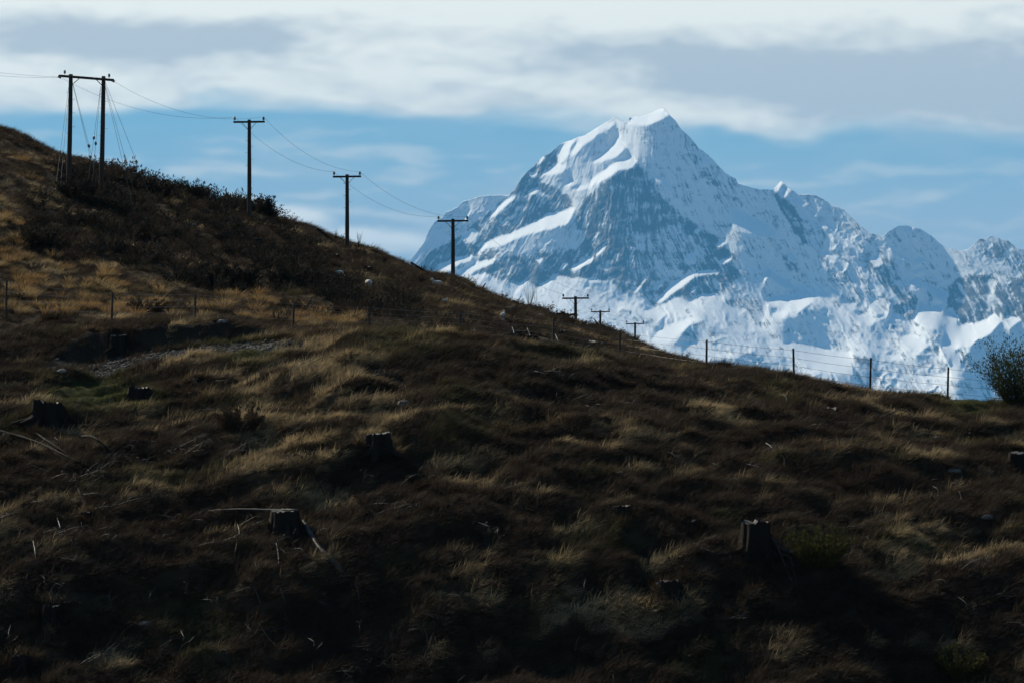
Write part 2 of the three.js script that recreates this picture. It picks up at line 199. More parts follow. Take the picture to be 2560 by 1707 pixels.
const inside = (poly, x, y) => { let c = false; for (let i = 0, j = poly.length - 1; i < poly.length; j = i++) { const a = poly[i], b = poly[j]; if ((a[1] > y) !== (b[1] > y) && x < (b[0] - a[0]) * (y - a[1]) / (b[1] - a[1]) + a[0]) c = !c; } return c; };
{
  const X0 = 880, X1 = 2740, Y0 = 262, Y1 = 1030, S = 2, NX = (X1 - X0) / S + 1, NY = (Y1 - Y0) / S + 1, N = NX * NY;
  let K = new Float32Array(N), Lx = new Float32Array(N), R = new Float32Array(N), G = new Float32Array(N);
  const boxes = SLOPES.map(([p]) => [Math.min(...p.map((a) => a[0])), Math.max(...p.map((a) => a[0])), Math.min(...p.map((a) => a[1])), Math.max(...p.map((a) => a[1]))]);
  for (let j = 0; j < NY; j++) for (let i = 0; i < NX; i++) {
    const n = j * NX + i, px = X0 + i * S, py = Y0 + j * S;
    const wx = px + 5 * fbm(px / 30, py / 30, 3) + 1.6 * fbm(px / 7, py / 7, 2), wy = py + 5 * fbm(px / 30 + 40, py / 30, 3) + 1.6 * fbm(px / 7 + 9, py / 7, 2);
    for (let s = SLOPES.length - 1; s >= 0; s--) { const b = boxes[s]; if (wx >= b[0] && wx <= b[1] && wy >= b[2] && wy <= b[3] && (s === 0 || inside(SLOPES[s][0], wx, wy))) { [, K[n], Lx[n], R[n], G[n]] = SLOPES[s]; break; } }
  }
  const blur = (A, r, times = 2) => { for (let t = 0; t < times; t++) { const B = new Float32Array(N); for (let j = 0; j < NY; j++) for (let i = 0; i < NX; i++) { let s = 0, c = 0; for (let k = -r; k <= r; k++) { const a = i + k; if (a >= 0 && a < NX) { s += A[j * NX + a]; c++; } } B[j * NX + i] = s / c; } for (let i = 0; i < NX; i++) for (let j = 0; j < NY; j++) { let s = 0, c = 0; for (let k = -r; k <= r; k++) { const a = j + k; if (a >= 0 && a < NY) { s += B[a * NX + i]; c++; } } A[j * NX + i] = s / c; } } return A; };
  blur(K, 1, 1); blur(Lx, 1, 1); blur(R, 2, 1); blur(G, 3, 1);
  // least squares: dq/dpy = k, dq/dpx = l, below the skyline; coarse grids first
  const Q = new Float64Array(N), live = new Uint8Array(N), WX = .25;
  for (let i = 0; i < NX; i++) { const top = curve(SKYLINE, X0 + i * S) - 5; for (let j = 0; j < NY; j++) if (Y0 + j * S >= top) live[j * NX + i] = 1; }
  let prev = null;
  for (const m of [32, 16, 8, 4, 2, 1]) {
    const nx = Math.floor((NX - 1) / m) + 1, ny = Math.floor((NY - 1) / m) + 1, h = S * m, q = new Float64Array(nx * ny), on = new Uint8Array(nx * ny), k = new Float32Array(nx * ny), l = new Float32Array(nx * ny);
    for (let j = 0; j < ny; j++) for (let i = 0; i < nx; i++) {
      const n = j * nx + i; on[n] = live[j * m * NX + i * m];
      let sk = 0, sl = 0, c = 0; for (let b = -m / 2 | 0; b <= m / 2; b++) for (let a = -m / 2 | 0; a <= m / 2; a++) { const y = j * m + b, x = i * m + a; if (x >= 0 && x < NX && y >= 0 && y < NY && live[y * NX + x]) { sk += K[y * NX + x]; sl += Lx[y * NX + x]; c++; } }
      if (c) { k[n] = sk / c; l[n] = sl / c; }
      if (prev) { const u = Math.min(i / 2, prev.nx - 1), v = Math.min(j / 2, prev.ny - 1), a = Math.floor(u), b = Math.floor(v), a2 = Math.min(a + 1, prev.nx - 1), b2 = Math.min(b + 1, prev.ny - 1), fu = u - a, fv = v - b; q[n] = (prev.q[b * prev.nx + a] * (1 - fu) + prev.q[b * prev.nx + a2] * fu) * (1 - fv) + (prev.q[b2 * prev.nx + a] * (1 - fu) + prev.q[b2 * prev.nx + a2] * fu) * fv; }
      else q[n] = j * h;
    }
    const w = m > 8 ? 1.6 : 1.9;
    for (let it = 0; it < (m > 4 ? 400 : 140); it++) for (let j = 0; j < ny; j++) for (let i = 0; i < nx; i++) {
      const n = j * nx + i; if (!on[n]) continue; let s = 0, c = 0;
      if (i < nx - 1 && on[n + 1]) { const g = WX / (1 + 14 * Math.abs(k[n] - k[n + 1])); s += g * (q[n + 1] - h * .5 * (l[n] + l[n + 1])); c += g; } if (i > 0 && on[n - 1]) { const g = WX / (1 + 14 * Math.abs(k[n] - k[n - 1])); s += g * (q[n - 1] + h * .5 * (l[n] + l[n - 1])); c += g; }
      if (j < ny - 1 && on[n + nx]) { s += q[n + nx] - h * .5 * (k[n] + k[n + nx]); c++; } if (j > 0 && on[n - nx]) { s += q[n - nx] + h * .5 * (k[n] + k[n - nx]); c++; }
      if (c) q[n] += w * (s / c - q[n]);
    }
    for (let i = 0; i < nx; i++) for (let j = ny - 1; j > 0; j--) { const n = (j - 1) * nx + i; if (!on[n]) q[n] = q[j * nx + i] - h * .6; }
    prev = { q, nx, ny };
  }
  Q.set(prev.q);
  let ref = 0; { const n = Math.round((300 - Y0) / S) * NX + Math.round((1660 - X0) / S); ref = Q[n]; }
  const look = (A, px, py) => { const u = clamp((px - X0) / S, 1, NX - 2.01), v = clamp((py - Y0) / S, 1, NY - 2.01), i = Math.floor(u), j = Math.floor(v), a = u - i, b = v - j, n = j * NX + i; return (A[n] * (1 - a) + A[n + 1] * a) * (1 - b) + (A[n + NX] * (1 - a) + A[n + NX + 1] * a) * b; };
  // the mesh: columns across, rows from behind the crest over it and down to the valley
  const MX = 1180, MY = 470, BACK = 6, MR = MY + BACK;
  const P = new Float32Array(MX * MR * 3), C = new Float32Array(MX * MR * 3);
  for (let i = 0; i < MX; i++) {
    const px = lerp(900, 2720, i / (MX - 1)), top = curve(SKYLINE, px) + 2.2 * fbm(px / 16, 1.5, 3) + .8;
    for (let j = 0; j < MR; j++) {
      const n = j * MX + i; let py, q, rock = 0, y, x, d, tone = 1;
      if (j < BACK) { const t = (BACK - j) / BACK; q = look(Q, px, top) - ref - 500 * t * t - 60 * t; py = top + 380 * t * t + 60 * t; }
      else {
        const v = (j - BACK) / (MY - 1); py = lerp(top, 1020, v);
        q = look(Q, px, py) - ref;
        const rough = look(G, px, py), R0 = look(R, px, py), fade = smooth(0, 14, py - top), foot = smooth(690, 800, py);
        // ribs and gullies follow the fall line: leaning left on the left flank, right on the right flank
        const tilt = lerp(.55, -.5, smooth(1380, 1760, px)), w1 = fbm(px / 60, py / 60, 3), w2 = fbm(px / 24 + 4, py / 24, 2);
        const c0 = px + tilt * (py - 600), ribs = (w, len, o, k) => .5 - 2 * Math.abs(noise(c0 / w + o + k * w1, py / len + o + .5 * w2));
        const big = ribs(58, 210, 0, .8), mid = ribs(25, 110, 7.7, .9), fine = ribs(10.5, 64, 3.1, .8), hair = ribs(4.8, 34, 9.4, .6);
        q += fade * (1 - foot) * (rough * (7.5 * big + 4.2 * mid + 1.7 * fine) + (.3 + rough) * .6 * hair + .5 * fine);
        const cf = px - .75 * py, fr = (w, len, o, k) => .5 - 2 * Math.abs(noise(cf / w + o + k * w1, (py + .4 * px) / len + o));
        q += fade * foot * rough * (11 * fr(92, 300, 2.2, 1.1) + 7 * fr(40, 190, 5.1, 1.1) + 3.2 * fr(17, 100, 8.3, .8) + 1.1 * fr(7.5, 48, 1.3, .6)) + fade * foot * 7 * fbm(px / 130, py / 110 + 8, 2);
        const crag = .52 * fine + .42 * mid + .34 * hair + .25 * big + .5 * fbm(px / 30 + 9 + w2, py / 24, 3) + .3 * fbm(px / 3.4, py / 4.5, 2);
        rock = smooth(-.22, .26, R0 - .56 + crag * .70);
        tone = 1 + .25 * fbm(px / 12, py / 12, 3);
      }
      d = D0 - q * U; x = (px - 1280) / F * d; y = (HORIZON - py) / F * d;
      P[n * 3] = x; P[n * 3 + 1] = y; P[n * 3 + 2] = -d;
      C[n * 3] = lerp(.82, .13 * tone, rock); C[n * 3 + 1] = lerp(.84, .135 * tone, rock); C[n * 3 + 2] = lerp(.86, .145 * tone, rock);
    }
  }
  const idx = new Uint32Array((MX - 1) * (MR - 1) * 6); let o = 0;
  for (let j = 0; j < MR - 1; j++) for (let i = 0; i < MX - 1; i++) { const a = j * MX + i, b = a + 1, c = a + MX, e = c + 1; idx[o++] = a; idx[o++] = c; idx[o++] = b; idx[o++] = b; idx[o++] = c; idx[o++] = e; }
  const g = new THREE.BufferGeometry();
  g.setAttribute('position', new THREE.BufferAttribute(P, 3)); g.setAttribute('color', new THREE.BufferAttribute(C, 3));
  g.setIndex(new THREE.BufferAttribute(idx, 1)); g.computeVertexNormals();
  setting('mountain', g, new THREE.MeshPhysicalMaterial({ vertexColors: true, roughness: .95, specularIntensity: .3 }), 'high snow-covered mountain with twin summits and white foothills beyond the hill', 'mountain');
}
// the valley floor, out to the horizon
{
  const g = new THREE.PlaneGeometry(160000, 160000, 8, 8); g.rotateX(-Math.PI / 2); g.translate(0, -260, -20000);
  setting('ground', g, new THREE.MeshStandardMaterial({ color: new THREE.Color(.16, .14, .10), roughness: 1 }), 'valley floor stretching to the horizon behind the hill', 'ground');
}

// ---------------------------------------------------------------- the hillside: surveyed heights, in rows of the picture at set distances
const DIST = [154, 160, 167, 174, 181, 187, 192, 196, 200, 206, 220, 240, 262, 275, 300, 350, 430, 540];
const COLUMNS = [
  [-700, [1720, 1440, 1230, 1110, 1035, 985, 950, 870, 800, 745, 610, 430, 280, 250, 330, 480, 700, 940]],
  [0, [1720, 1435, 1225, 1100, 1022, 968, 932, 850, 796, 758, 660, 515, 372, 322, 395, 560, 765, 950]],
  [200, [1720, 1430, 1218, 1090, 1010, 952, 906, 832, 796, 762, 680, 555, 430, 403, 460, 610, 790, 950]],
  [400, [1720, 1425, 1210, 1075, 985, 918, 870, 806, 796, 770, 702, 595, 495, 468, 520, 650, 820, 955]],
  [560, [1720, 1422, 1202, 1060, 955, 890, 860, 808, 802, 782, 718, 622, 530, 506, 560, 680, 830, 955]],
  [720, [1720, 1420, 1195, 1040, 925, 862, 845, 832, 817, 796, 738, 650, 582, 563, 620, 720, 850, 960]],
  [900, [1720, 1415, 1185, 1020, 900, 845, 833, 828, 822, 810, 765, 695, 642, 622, 680, 770, 880, 965]],
  [1100, [1720, 1412, 1182, 1015, 895, 850, 836, 833, 830, 822, 795, 745, 700, 683, 760, 840, 910, 975]],
  [1300, [1720, 1412, 1185, 1022, 910, 872, 857, 852, 848, 842, 828, 795, 765, 752, 850, 900, 945, 990]],
  [1500, [1720, 1415, 1192, 1040, 932, 896, 880, 873, 868, 864, 855, 836, 817, 812, 880, 935, 965, 1000]],
  [1700, [1720, 1418, 1200, 1058, 955, 918, 902, 895, 891, 889, 886, 880, 878, 880, 930, 960, 980, 1010]],
  [1900, [1720, 1422, 1212, 1078, 980, 942, 926, 922, 926, 934, 945, 955, 965, 970, 975, 985, 1000, 1020]],
  [2200, [1720, 1428, 1228, 1105, 1022, 984, 968, 968, 974, 985, 1000, 1010, 1015, 1018, 1020, 1022, 1025, 1030]],
  [2560, [1720, 1435, 1245, 1132, 1058, 1020, 1004, 1003, 1010, 1022, 1035, 1040, 1042, 1044, 1045, 1045, 1045, 1045]],
  [3260, [1720, 1450, 1280, 1180, 1110, 1075, 1060, 1060, 1065, 1070, 1075, 1078, 1078, 1078, 1078, 1078, 1070, 1060]],
];
const NEAR = [[-40, -1.2], [-5, -1.7], [10, -2.4], [40, -16], [80, -29], [115, -26], [138, -19]];   // towards the camera: down into a gully and up again to its feet
function catmull(a, b, c, d, t) { return .5 * (2 * b + (c - a) * t + (2 * a - 5 * b + 4 * c - d) * t * t + (3 * b - a - 3 * c + d) * t * t * t); }
const SINK = [[900, 0], [1100, 10], [1300, 15], [1500, 18], [1700, 28], [1900, 25], [2200, 25], [2560, 22]];   // room for the grass that stands on the crest
const HEIGHTS = COLUMNS.map(([c, rows]) => [...NEAR.map((n) => n[1]), ...rows.map((r, i) => (HORIZON - r - curve(SINK, c) * (i > 3 ? 1 : i === 3 ? .6 : 0)) / F * DIST[i])]);
const STATIONS = [...NEAR.map((n) => n[0]), ...DIST];
function survey(px, d) {
  const at = (k) => { const H = HEIGHTS[k]; if (d <= STATIONS[0]) return H[0]; const n = STATIONS.length; if (d >= STATIONS[n - 1]) return H[n - 1] - (d - STATIONS[n - 1]) * .09; let i = 1; while (STATIONS[i] < d) i++; const t = (d - STATIONS[i - 1]) / (STATIONS[i] - STATIONS[i - 1]); const m = (j) => j <= 0 || j >= n - 1 ? 0 : (H[j + 1] - H[j - 1]) / (STATIONS[j + 1] - STATIONS[j - 1]); const w = STATIONS[i] - STATIONS[i - 1], t2 = t * t, t3 = t2 * t; return (2 * t3 - 3 * t2 + 1) * H[i - 1] + (t3 - 2 * t2 + t) * w * m(i - 1) + (3 * t2 - 2 * t3) * H[i] + (t3 - t2) * w * m(i); };
  let c = 0; while (c < COLUMNS.length - 2 && COLUMNS[c + 1][0] < px) c++;
  const t = clamp((px - COLUMNS[c][0]) / (COLUMNS[c + 1][0] - COLUMNS[c][0])), s = t * t * (3 - 2 * t) * .5 + t * .5;
  return at(c) * (1 - s) + at(c + 1) * s;
}
const columnOf = (x, d) => 1280 + x / Math.max(d, 100) * F;
// the dirt track: a cut bench on the left, fading out to the right where the grass takes over
const TRACK = [[-400, 189], [0, 190.5], [200, 190], [350, 189.5], [500, 189], [640, 188.6], [760, 188.4], [900, 188]];
function onTrack(px, d) { const c = curve(TRACK, px) + .5 * noise(px / 90, 3); return smooth(3.9, 2.6, Math.abs(d - c)) * smooth(820, 640, px) * smooth(80, 200, px); }
function height(x, d) {
  const px = columnOf(x, d), z = d;
  const cut = smooth(130, 240, px) * smooth(740, 620, px), dd = d + .35 * noise(x / 1.3, 5) + .2 * noise(x / .5, 2);   // the cut bank behind the track
  let y = survey(px, d > 191.5 && d < 195.5 ? lerp(d, 191.5 + 4 * smooth(193.3, 194.2, dd), cut) : d);
  const slopeZone = smooth(196, 186, d) , hill = smooth(198, 210, d), tr = onTrack(px, d);
  const bank = Math.exp(-Math.pow((d - 194.5) / 2.2, 2)) * smooth(760, 560, px);
  // hummocks, combed down to the right
  const u = x + .55 * z, v = z - .4 * x;
  let bump = slopeZone * (.95 * fbm(u / 8 + 5, v / 4.6, 3) + .62 * (.35 - Math.abs(noise(u / 3.4, v / 1.9)) * 1.2) + .24 * (.4 - Math.abs(noise(u / 1.25 + 8, v / .8)) * 1.3));
  bump += hill * (.55 * fbm(x / 9, z / 9, 3) + .18 * fbm(x / 2.2, z / 2.2, 2));
  bump *= 1 - .8 * tr;
  bump *= smooth(100, 140, d) * smooth(560, 300, d);
  y += bump + .3 * bank * noise(x / 1.6, z) + .22 * bank * noise(x / .55, z * 2) - .18 * tr + .05 * tr * noise(x * 1.2, z * 1.2);
  return y;
}
function place(px, d, lift = 0) { const x = (px - 1280) / F * d; return new THREE.Vector3(x, height(x, d) + lift, -d); }
const rowOf = (p) => HORIZON - p.y / -p.z * F;
function find(px, py, from = 146, to = 300) {         // first ground seen at this place in the picture
  for (let d = from; d < to; d += .25) { const p = place(px, d); if (rowOf(p) <= py) return p; }
  return place(px, to);
}
const hillColor = new THREE.Color();
function cover(px, py, d, x) {                        // how green, straw, brown and stony the ground is
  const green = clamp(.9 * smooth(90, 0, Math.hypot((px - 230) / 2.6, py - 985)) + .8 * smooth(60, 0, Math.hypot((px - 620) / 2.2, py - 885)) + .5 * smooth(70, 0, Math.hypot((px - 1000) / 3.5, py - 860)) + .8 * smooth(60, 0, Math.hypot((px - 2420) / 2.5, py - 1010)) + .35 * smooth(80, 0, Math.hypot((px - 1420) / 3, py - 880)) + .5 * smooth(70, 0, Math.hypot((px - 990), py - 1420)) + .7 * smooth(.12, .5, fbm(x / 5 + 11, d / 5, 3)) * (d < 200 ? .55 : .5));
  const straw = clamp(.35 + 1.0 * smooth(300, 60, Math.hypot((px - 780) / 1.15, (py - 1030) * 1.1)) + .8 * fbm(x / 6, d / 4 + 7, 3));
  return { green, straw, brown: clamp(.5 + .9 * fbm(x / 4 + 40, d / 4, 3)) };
}
{
  const rows = []; for (let d = -40; d < 130; d += 5) rows.push(d); for (let d = 130; d < 206; d += .25) rows.push(d); for (let d = 206; d < 300; d += .5) rows.push(d); for (let d = 300; d <= 540; d += 4) rows.push(d); for (let d = 560; d <= 3200; d += 120) rows.push(d);
  const NX = 540, NR = rows.length, P = new Float32Array(NX * NR * 3), C = new Float32Array(NX * NR * 3), UVg = new Float32Array(NX * NR * 2);
  rows.forEach((d, j) => { for (let i = 0; i < NX; i++) {
    const px = -1000 + 4560 * i / (NX - 1), x = (px - 1280) / F * Math.max(d, 100), n = j * NX + i, y = height(x, d), py = HORIZON - y / Math.max(d, 1) * F;
    P[n * 3] = x; P[n * 3 + 1] = y; P[n * 3 + 2] = -d; UVg[n * 2] = x; UVg[n * 2 + 1] = d;
    const k = cover(px, py, d, x), tr = onTrack(px, d), bank = Math.exp(-Math.pow((d - 194.3) / 1.3, 2)) * smooth(720, 600, px) * smooth(60, 200, px);
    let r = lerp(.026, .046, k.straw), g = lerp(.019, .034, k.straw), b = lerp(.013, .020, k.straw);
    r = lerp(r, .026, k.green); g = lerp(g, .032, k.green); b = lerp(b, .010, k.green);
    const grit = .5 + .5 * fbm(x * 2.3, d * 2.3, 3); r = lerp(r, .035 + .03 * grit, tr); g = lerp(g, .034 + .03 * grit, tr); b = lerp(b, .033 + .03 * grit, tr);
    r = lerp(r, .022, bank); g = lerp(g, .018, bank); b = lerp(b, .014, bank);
    C[n * 3] = r; C[n * 3 + 1] = g; C[n * 3 + 2] = b;
  } });
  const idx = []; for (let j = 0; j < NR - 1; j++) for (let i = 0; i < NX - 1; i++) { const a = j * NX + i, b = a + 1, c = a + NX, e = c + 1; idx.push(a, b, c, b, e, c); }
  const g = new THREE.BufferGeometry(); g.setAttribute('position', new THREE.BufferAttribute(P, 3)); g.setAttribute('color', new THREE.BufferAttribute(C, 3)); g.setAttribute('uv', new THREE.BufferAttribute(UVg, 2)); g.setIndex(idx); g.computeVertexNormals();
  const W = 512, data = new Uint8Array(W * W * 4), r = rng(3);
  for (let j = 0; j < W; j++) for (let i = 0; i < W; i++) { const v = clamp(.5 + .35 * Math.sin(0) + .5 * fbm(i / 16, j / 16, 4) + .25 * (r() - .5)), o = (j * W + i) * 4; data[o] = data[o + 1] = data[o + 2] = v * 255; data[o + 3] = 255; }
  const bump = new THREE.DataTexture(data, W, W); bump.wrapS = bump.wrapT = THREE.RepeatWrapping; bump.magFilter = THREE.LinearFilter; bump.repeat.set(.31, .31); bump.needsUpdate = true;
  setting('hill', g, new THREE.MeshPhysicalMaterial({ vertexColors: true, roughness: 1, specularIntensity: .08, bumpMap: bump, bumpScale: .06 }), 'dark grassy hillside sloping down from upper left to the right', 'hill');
}

// ---------------------------------------------------------------- grass, tussock and scrub
function ribbon(out, base, dir, len, width, bend, segs, side) {     // one blade: a narrow strip that bends over
  const P = out.p, I = out.i, up = new THREE.Vector3(), q = base.clone(), step = len / segs, b0 = P.length / 3, d = dir.clone();
  for (let s = 0; s <= segs; s++) {
    const w = width * (s === segs ? .12 : 1 - .55 * s / segs);
    P.push(q.x - side.x * w, q.y - side.y * w, q.z - side.z * w, q.x + side.x * w, q.y + side.y * w, q.z + side.z * w);
    if (s) { const a = b0 + (s - 1) * 2; I.push(a, a + 1, a + 2, a + 1, a + 3, a + 2); }
    q.addScaledVector(d, step); d.add(bend).normalize();
  }
}
function geo(out) { const g = new THREE.BufferGeometry(); g.setAttribute('position', new THREE.Float32BufferAttribute(out.p, 3)); g.setIndex(out.i); g.computeVertexNormals(); return g; }
function tuft(seed, blades, h, spread, lean, width, segs = 3, droop = .25) {
  const r = rng(seed), out = { p: [], i: [] };
  for (let k = 0; k < blades; k++) {
    const a = r() * 6.283, rad = spread * Math.sqrt(r()), base = new THREE.Vector3(Math.cos(a) * rad, -.06, Math.sin(a) * rad);
    const dir = new THREE.Vector3(Math.cos(a) * .5 * rad / spread + lean * (.5 + r()), .9, Math.sin(a) * .5 * rad / spread + (r() - .5) * .4).normalize();
    const t = r() * 6.283, side = new THREE.Vector3(Math.cos(t), 0, Math.sin(t));
    ribbon(out, base, dir, h * (.55 + .6 * r()), width * (.7 + .6 * r()), new THREE.Vector3(lean * droop * (.6 + r()) + Math.cos(a) * .06, -droop * (.5 + r() * .8), Math.sin(a) * .06 + (r() - .5) * .1), segs, side);
  }
  return geo(out);
}
const leafy = (r, g, b, t = .35) => new THREE.MeshPhysicalMaterial({ color: new THREE.Color(r, g, b), roughness: .9, transmission: t, thickness: 0, side: THREE.DoubleSide, specularIntensity: .12 });
const GRASS = leafy(1, 1, 1, .4);
const M4 = new THREE.Matrix4(), QA = new THREE.Quaternion(), QB = new THREE.Quaternion(), V1 = new THREE.Vector3(), V2 = new THREE.Vector3(), UP = new THREE.Vector3(0, 1, 0);
function mass(name, geometry, material, label, category, items) {   // uncounted ground cover: one object
  const m = new THREE.InstancedMesh(geometry, material, items.length); m.name = numbered(name);
  items.forEach((it, i) => { QA.setFromAxisAngle(UP, it.turn); if (it.normal) { QB.setFromUnitVectors(UP, it.normal); QA.premultiply(QB); } M4.compose(it.p, QA, V2.set(it.s * (it.sx ?? 1), it.s * (it.sy ?? 1), it.s * (it.sx ?? 1))); m.setMatrixAt(i, M4); if (it.c) m.setColorAt(i, it.c); });
  m.userData = { label, category, kind: 'stuff' }; m.castShadow = m.receiveShadow = true; scene.add(m); return m;
}
const slopeNormal = (x, d) => { const e = .6; return new THREE.Vector3(-(height(x + e, d) - height(x - e, d)) / (2 * e), 1, (height(x, d + e) - height(x, d - e)) / (2 * e)).normalize(); };
// regions of the left hillside, by where they show in the picture
const SCRUB = [[95, 405], [330, 425], [560, 500], [660, 530], [740, 585], [790, 620], [820, 690], [900, 720], [1010, 740], [1060, 800], [1060, 850], [900, 800], [830, 775], [760, 735], [640, 735], [480, 735], [350, 690], [230, 665], [120, 650], [70, 590], [60, 520], [110, 470]];
const SCRUB2 = [[1090, 770], [1250, 800], [1400, 830], [1520, 850], [1500, 895], [1350, 880], [1120, 860]];
const BRUSH = [[1330, 765], [1420, 785], [1480, 805], [1560, 835], [1640, 860], [1560, 862], [1440, 835], [1360, 800]];
const TUSSOCK = [[-60, 480], [60, 540], [110, 640], [230, 668], [480, 738], [640, 738], [780, 760], [900, 800], [900, 830], [760, 815], [600, 800], [300, 790], [-60, 800]];
// most of the sward is dark dead growth; pale straw lies over it in combed streaks, green turf in patches
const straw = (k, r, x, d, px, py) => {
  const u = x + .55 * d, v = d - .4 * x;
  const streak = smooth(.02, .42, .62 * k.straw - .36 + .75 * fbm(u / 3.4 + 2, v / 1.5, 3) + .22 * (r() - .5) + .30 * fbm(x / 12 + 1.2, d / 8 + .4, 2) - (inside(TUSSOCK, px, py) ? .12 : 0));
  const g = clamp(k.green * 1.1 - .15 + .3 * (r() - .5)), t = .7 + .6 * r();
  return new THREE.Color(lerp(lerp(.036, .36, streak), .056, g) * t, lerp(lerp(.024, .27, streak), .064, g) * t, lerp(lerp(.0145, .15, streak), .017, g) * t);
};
{
  const r = rng(101), kinds = [tuft(1, 26, .42, .16, .55, .010), tuft(2, 24, .52, .16, .95, .011, 3, .2), tuft(3, 30, .50, .13, .35, .009), tuft(4, 20, .22, .20, .4, .011)];
  const lists = [[], [], [], []], low = [];
  const lay = (n, d0, d1, pick) => { for (let k = 0; k < n; k++) {
    const d = Math.sqrt(lerp(d0 * d0, d1 * d1, r())), px = lerp(-160, 2720, r()), p = place(px, d), py = rowOf(p), x = p.x;
    const tr = onTrack(px, d); if (tr > .25 && r() < .9) continue;
    const clump = fbm(x / 1.5 + 3, d / 1.5, 2); const c = cover(px, py, d, x);
    const inScrub = d > 200 && (inside(SCRUB, px, py) || inside(SCRUB2, px, py)); if (inScrub && r() < .3) continue;
    const bankFace = d > 193 && d < 194.6 && px < 690 && px > 170; if (bankFace && r() < .8) continue;
    const kind = pick(c, clump, px, py, d); if (kind < 0) continue;
    const wind = -.25 + 1.1 * fbm(x / 6, d / 5, 2) + (r() - .5) * .8;
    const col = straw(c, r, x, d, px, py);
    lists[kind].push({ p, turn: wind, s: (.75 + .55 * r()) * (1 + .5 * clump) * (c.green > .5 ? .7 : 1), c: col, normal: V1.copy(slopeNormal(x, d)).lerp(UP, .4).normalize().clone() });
  } };
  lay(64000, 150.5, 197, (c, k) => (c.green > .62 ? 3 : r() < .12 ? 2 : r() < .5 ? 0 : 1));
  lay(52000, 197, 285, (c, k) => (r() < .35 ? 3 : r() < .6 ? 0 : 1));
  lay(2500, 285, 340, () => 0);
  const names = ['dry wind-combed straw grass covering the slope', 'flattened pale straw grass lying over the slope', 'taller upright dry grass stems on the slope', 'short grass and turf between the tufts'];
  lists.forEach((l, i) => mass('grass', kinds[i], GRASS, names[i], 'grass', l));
}

// dark scrub: twiggy shrubs of small leaves
function shrub(seed, opt) {
  const { stems = 26, h = 1, w = .8, leaves = 900, leaf = .035, upright = .5, twig = .008 } = opt, r = rng(seed), wood = { p: [], i: [] }, out = { p: [], i: [] };
  const tips = [];
  for (let k = 0; k < stems; k++) {
    const a = r() * 6.283, f = Math.sqrt(r()), q = new THREE.Vector3(Math.cos(a) * .1 * w, -.05, Math.sin(a) * .1 * w), d = new THREE.Vector3(Math.cos(a) * f * w * (1.2 - upright), .35 + upright + .4 * r(), Math.sin(a) * f * w * (1.2 - upright)).normalize(), len = h * (.55 + .5 * r()) * lerp(1.05, .85, f), segs = 5, pts = [];
    for (let s = 0; s <= segs; s++) { pts.push(q.clone()); q.addScaledVector(d, len / segs); d.x += (r() - .5) * .35; d.z += (r() - .5) * .35; d.y += (r() - .45) * .2; d.normalize(); }
    const side = new THREE.Vector3(Math.sin(a), 0, -Math.cos(a)), b0 = wood.p.length / 3;
    pts.forEach((p, s) => { const t = twig * (1.6 - s / segs); for (let e = 0; e < 3; e++) { const g = e * 2.094; wood.p.push(p.x + Math.cos(g) * t, p.y, p.z + Math.sin(g) * t); } if (s) for (let e = 0; e < 3; e++) { const A = b0 + (s - 1) * 3 + e, B = b0 + (s - 1) * 3 + (e + 1) % 3; wood.i.push(A, B, A + 3, B, B + 3, A + 3); } });
    for (let s = 1; s <= segs; s++) tips.push([pts[s], pts[s].clone().sub(pts[s - 1]).normalize(), s / segs]);
  }
  for (let k = 0; k < leaves; k++) {
    const [p, d, t] = tips[Math.floor(r() * tips.length)]; if (t < .3 && r() < .5) { continue; }
    const spread = .10 * h * (.5 + r()), c = new THREE.Vector3((r() - .5) * 2, (r() - .5) * 1.6, (r() - .5) * 2).multiplyScalar(spread * .7).add(p);
    const ax = new THREE.Vector3(r() - .5 + d.x, r() - .2 + d.y, r() - .5 + d.z).normalize(), bx = new THREE.Vector3(r() - .5, r() - .5, r() - .5).cross(ax).normalize(), L = leaf * (.6 + .8 * r()), W2 = L * .42, b0 = out.p.length / 3;
    for (const [u, v] of [[-1, 0], [0, -1], [1, 0], [0, 1]]) out.p.push(c.x + ax.x * u * L + bx.x * v * W2, c.y + ax.y * u * L + bx.y * v * W2, c.z + ax.z * u * L + bx.z * v * W2);
    out.i.push(b0, b0 + 1, b0 + 2, b0, b0 + 2, b0 + 3);
  }
  return { wood: geo(wood), leaves: geo(out) };
}
const TWIG = new THREE.MeshPhysicalMaterial({ color: new THREE.Color(.026, .020, .017), roughness: 1, specularIntensity: .1 });
const LEAF_DARK = leafy(.019, .017, .012, .2), LEAF_BROWN = leafy(.042, .029, .020, .25), LEAF_OLIVE = leafy(.040, .040, .012, .3), LEAF_BUSH = leafy(.034, .040, .014, .4), LEAF_GOLD = leafy(.25, .155, .065, .4);
const both = (s) => { const g = mergeGeometries([s.leaves, s.wood]); return g; };
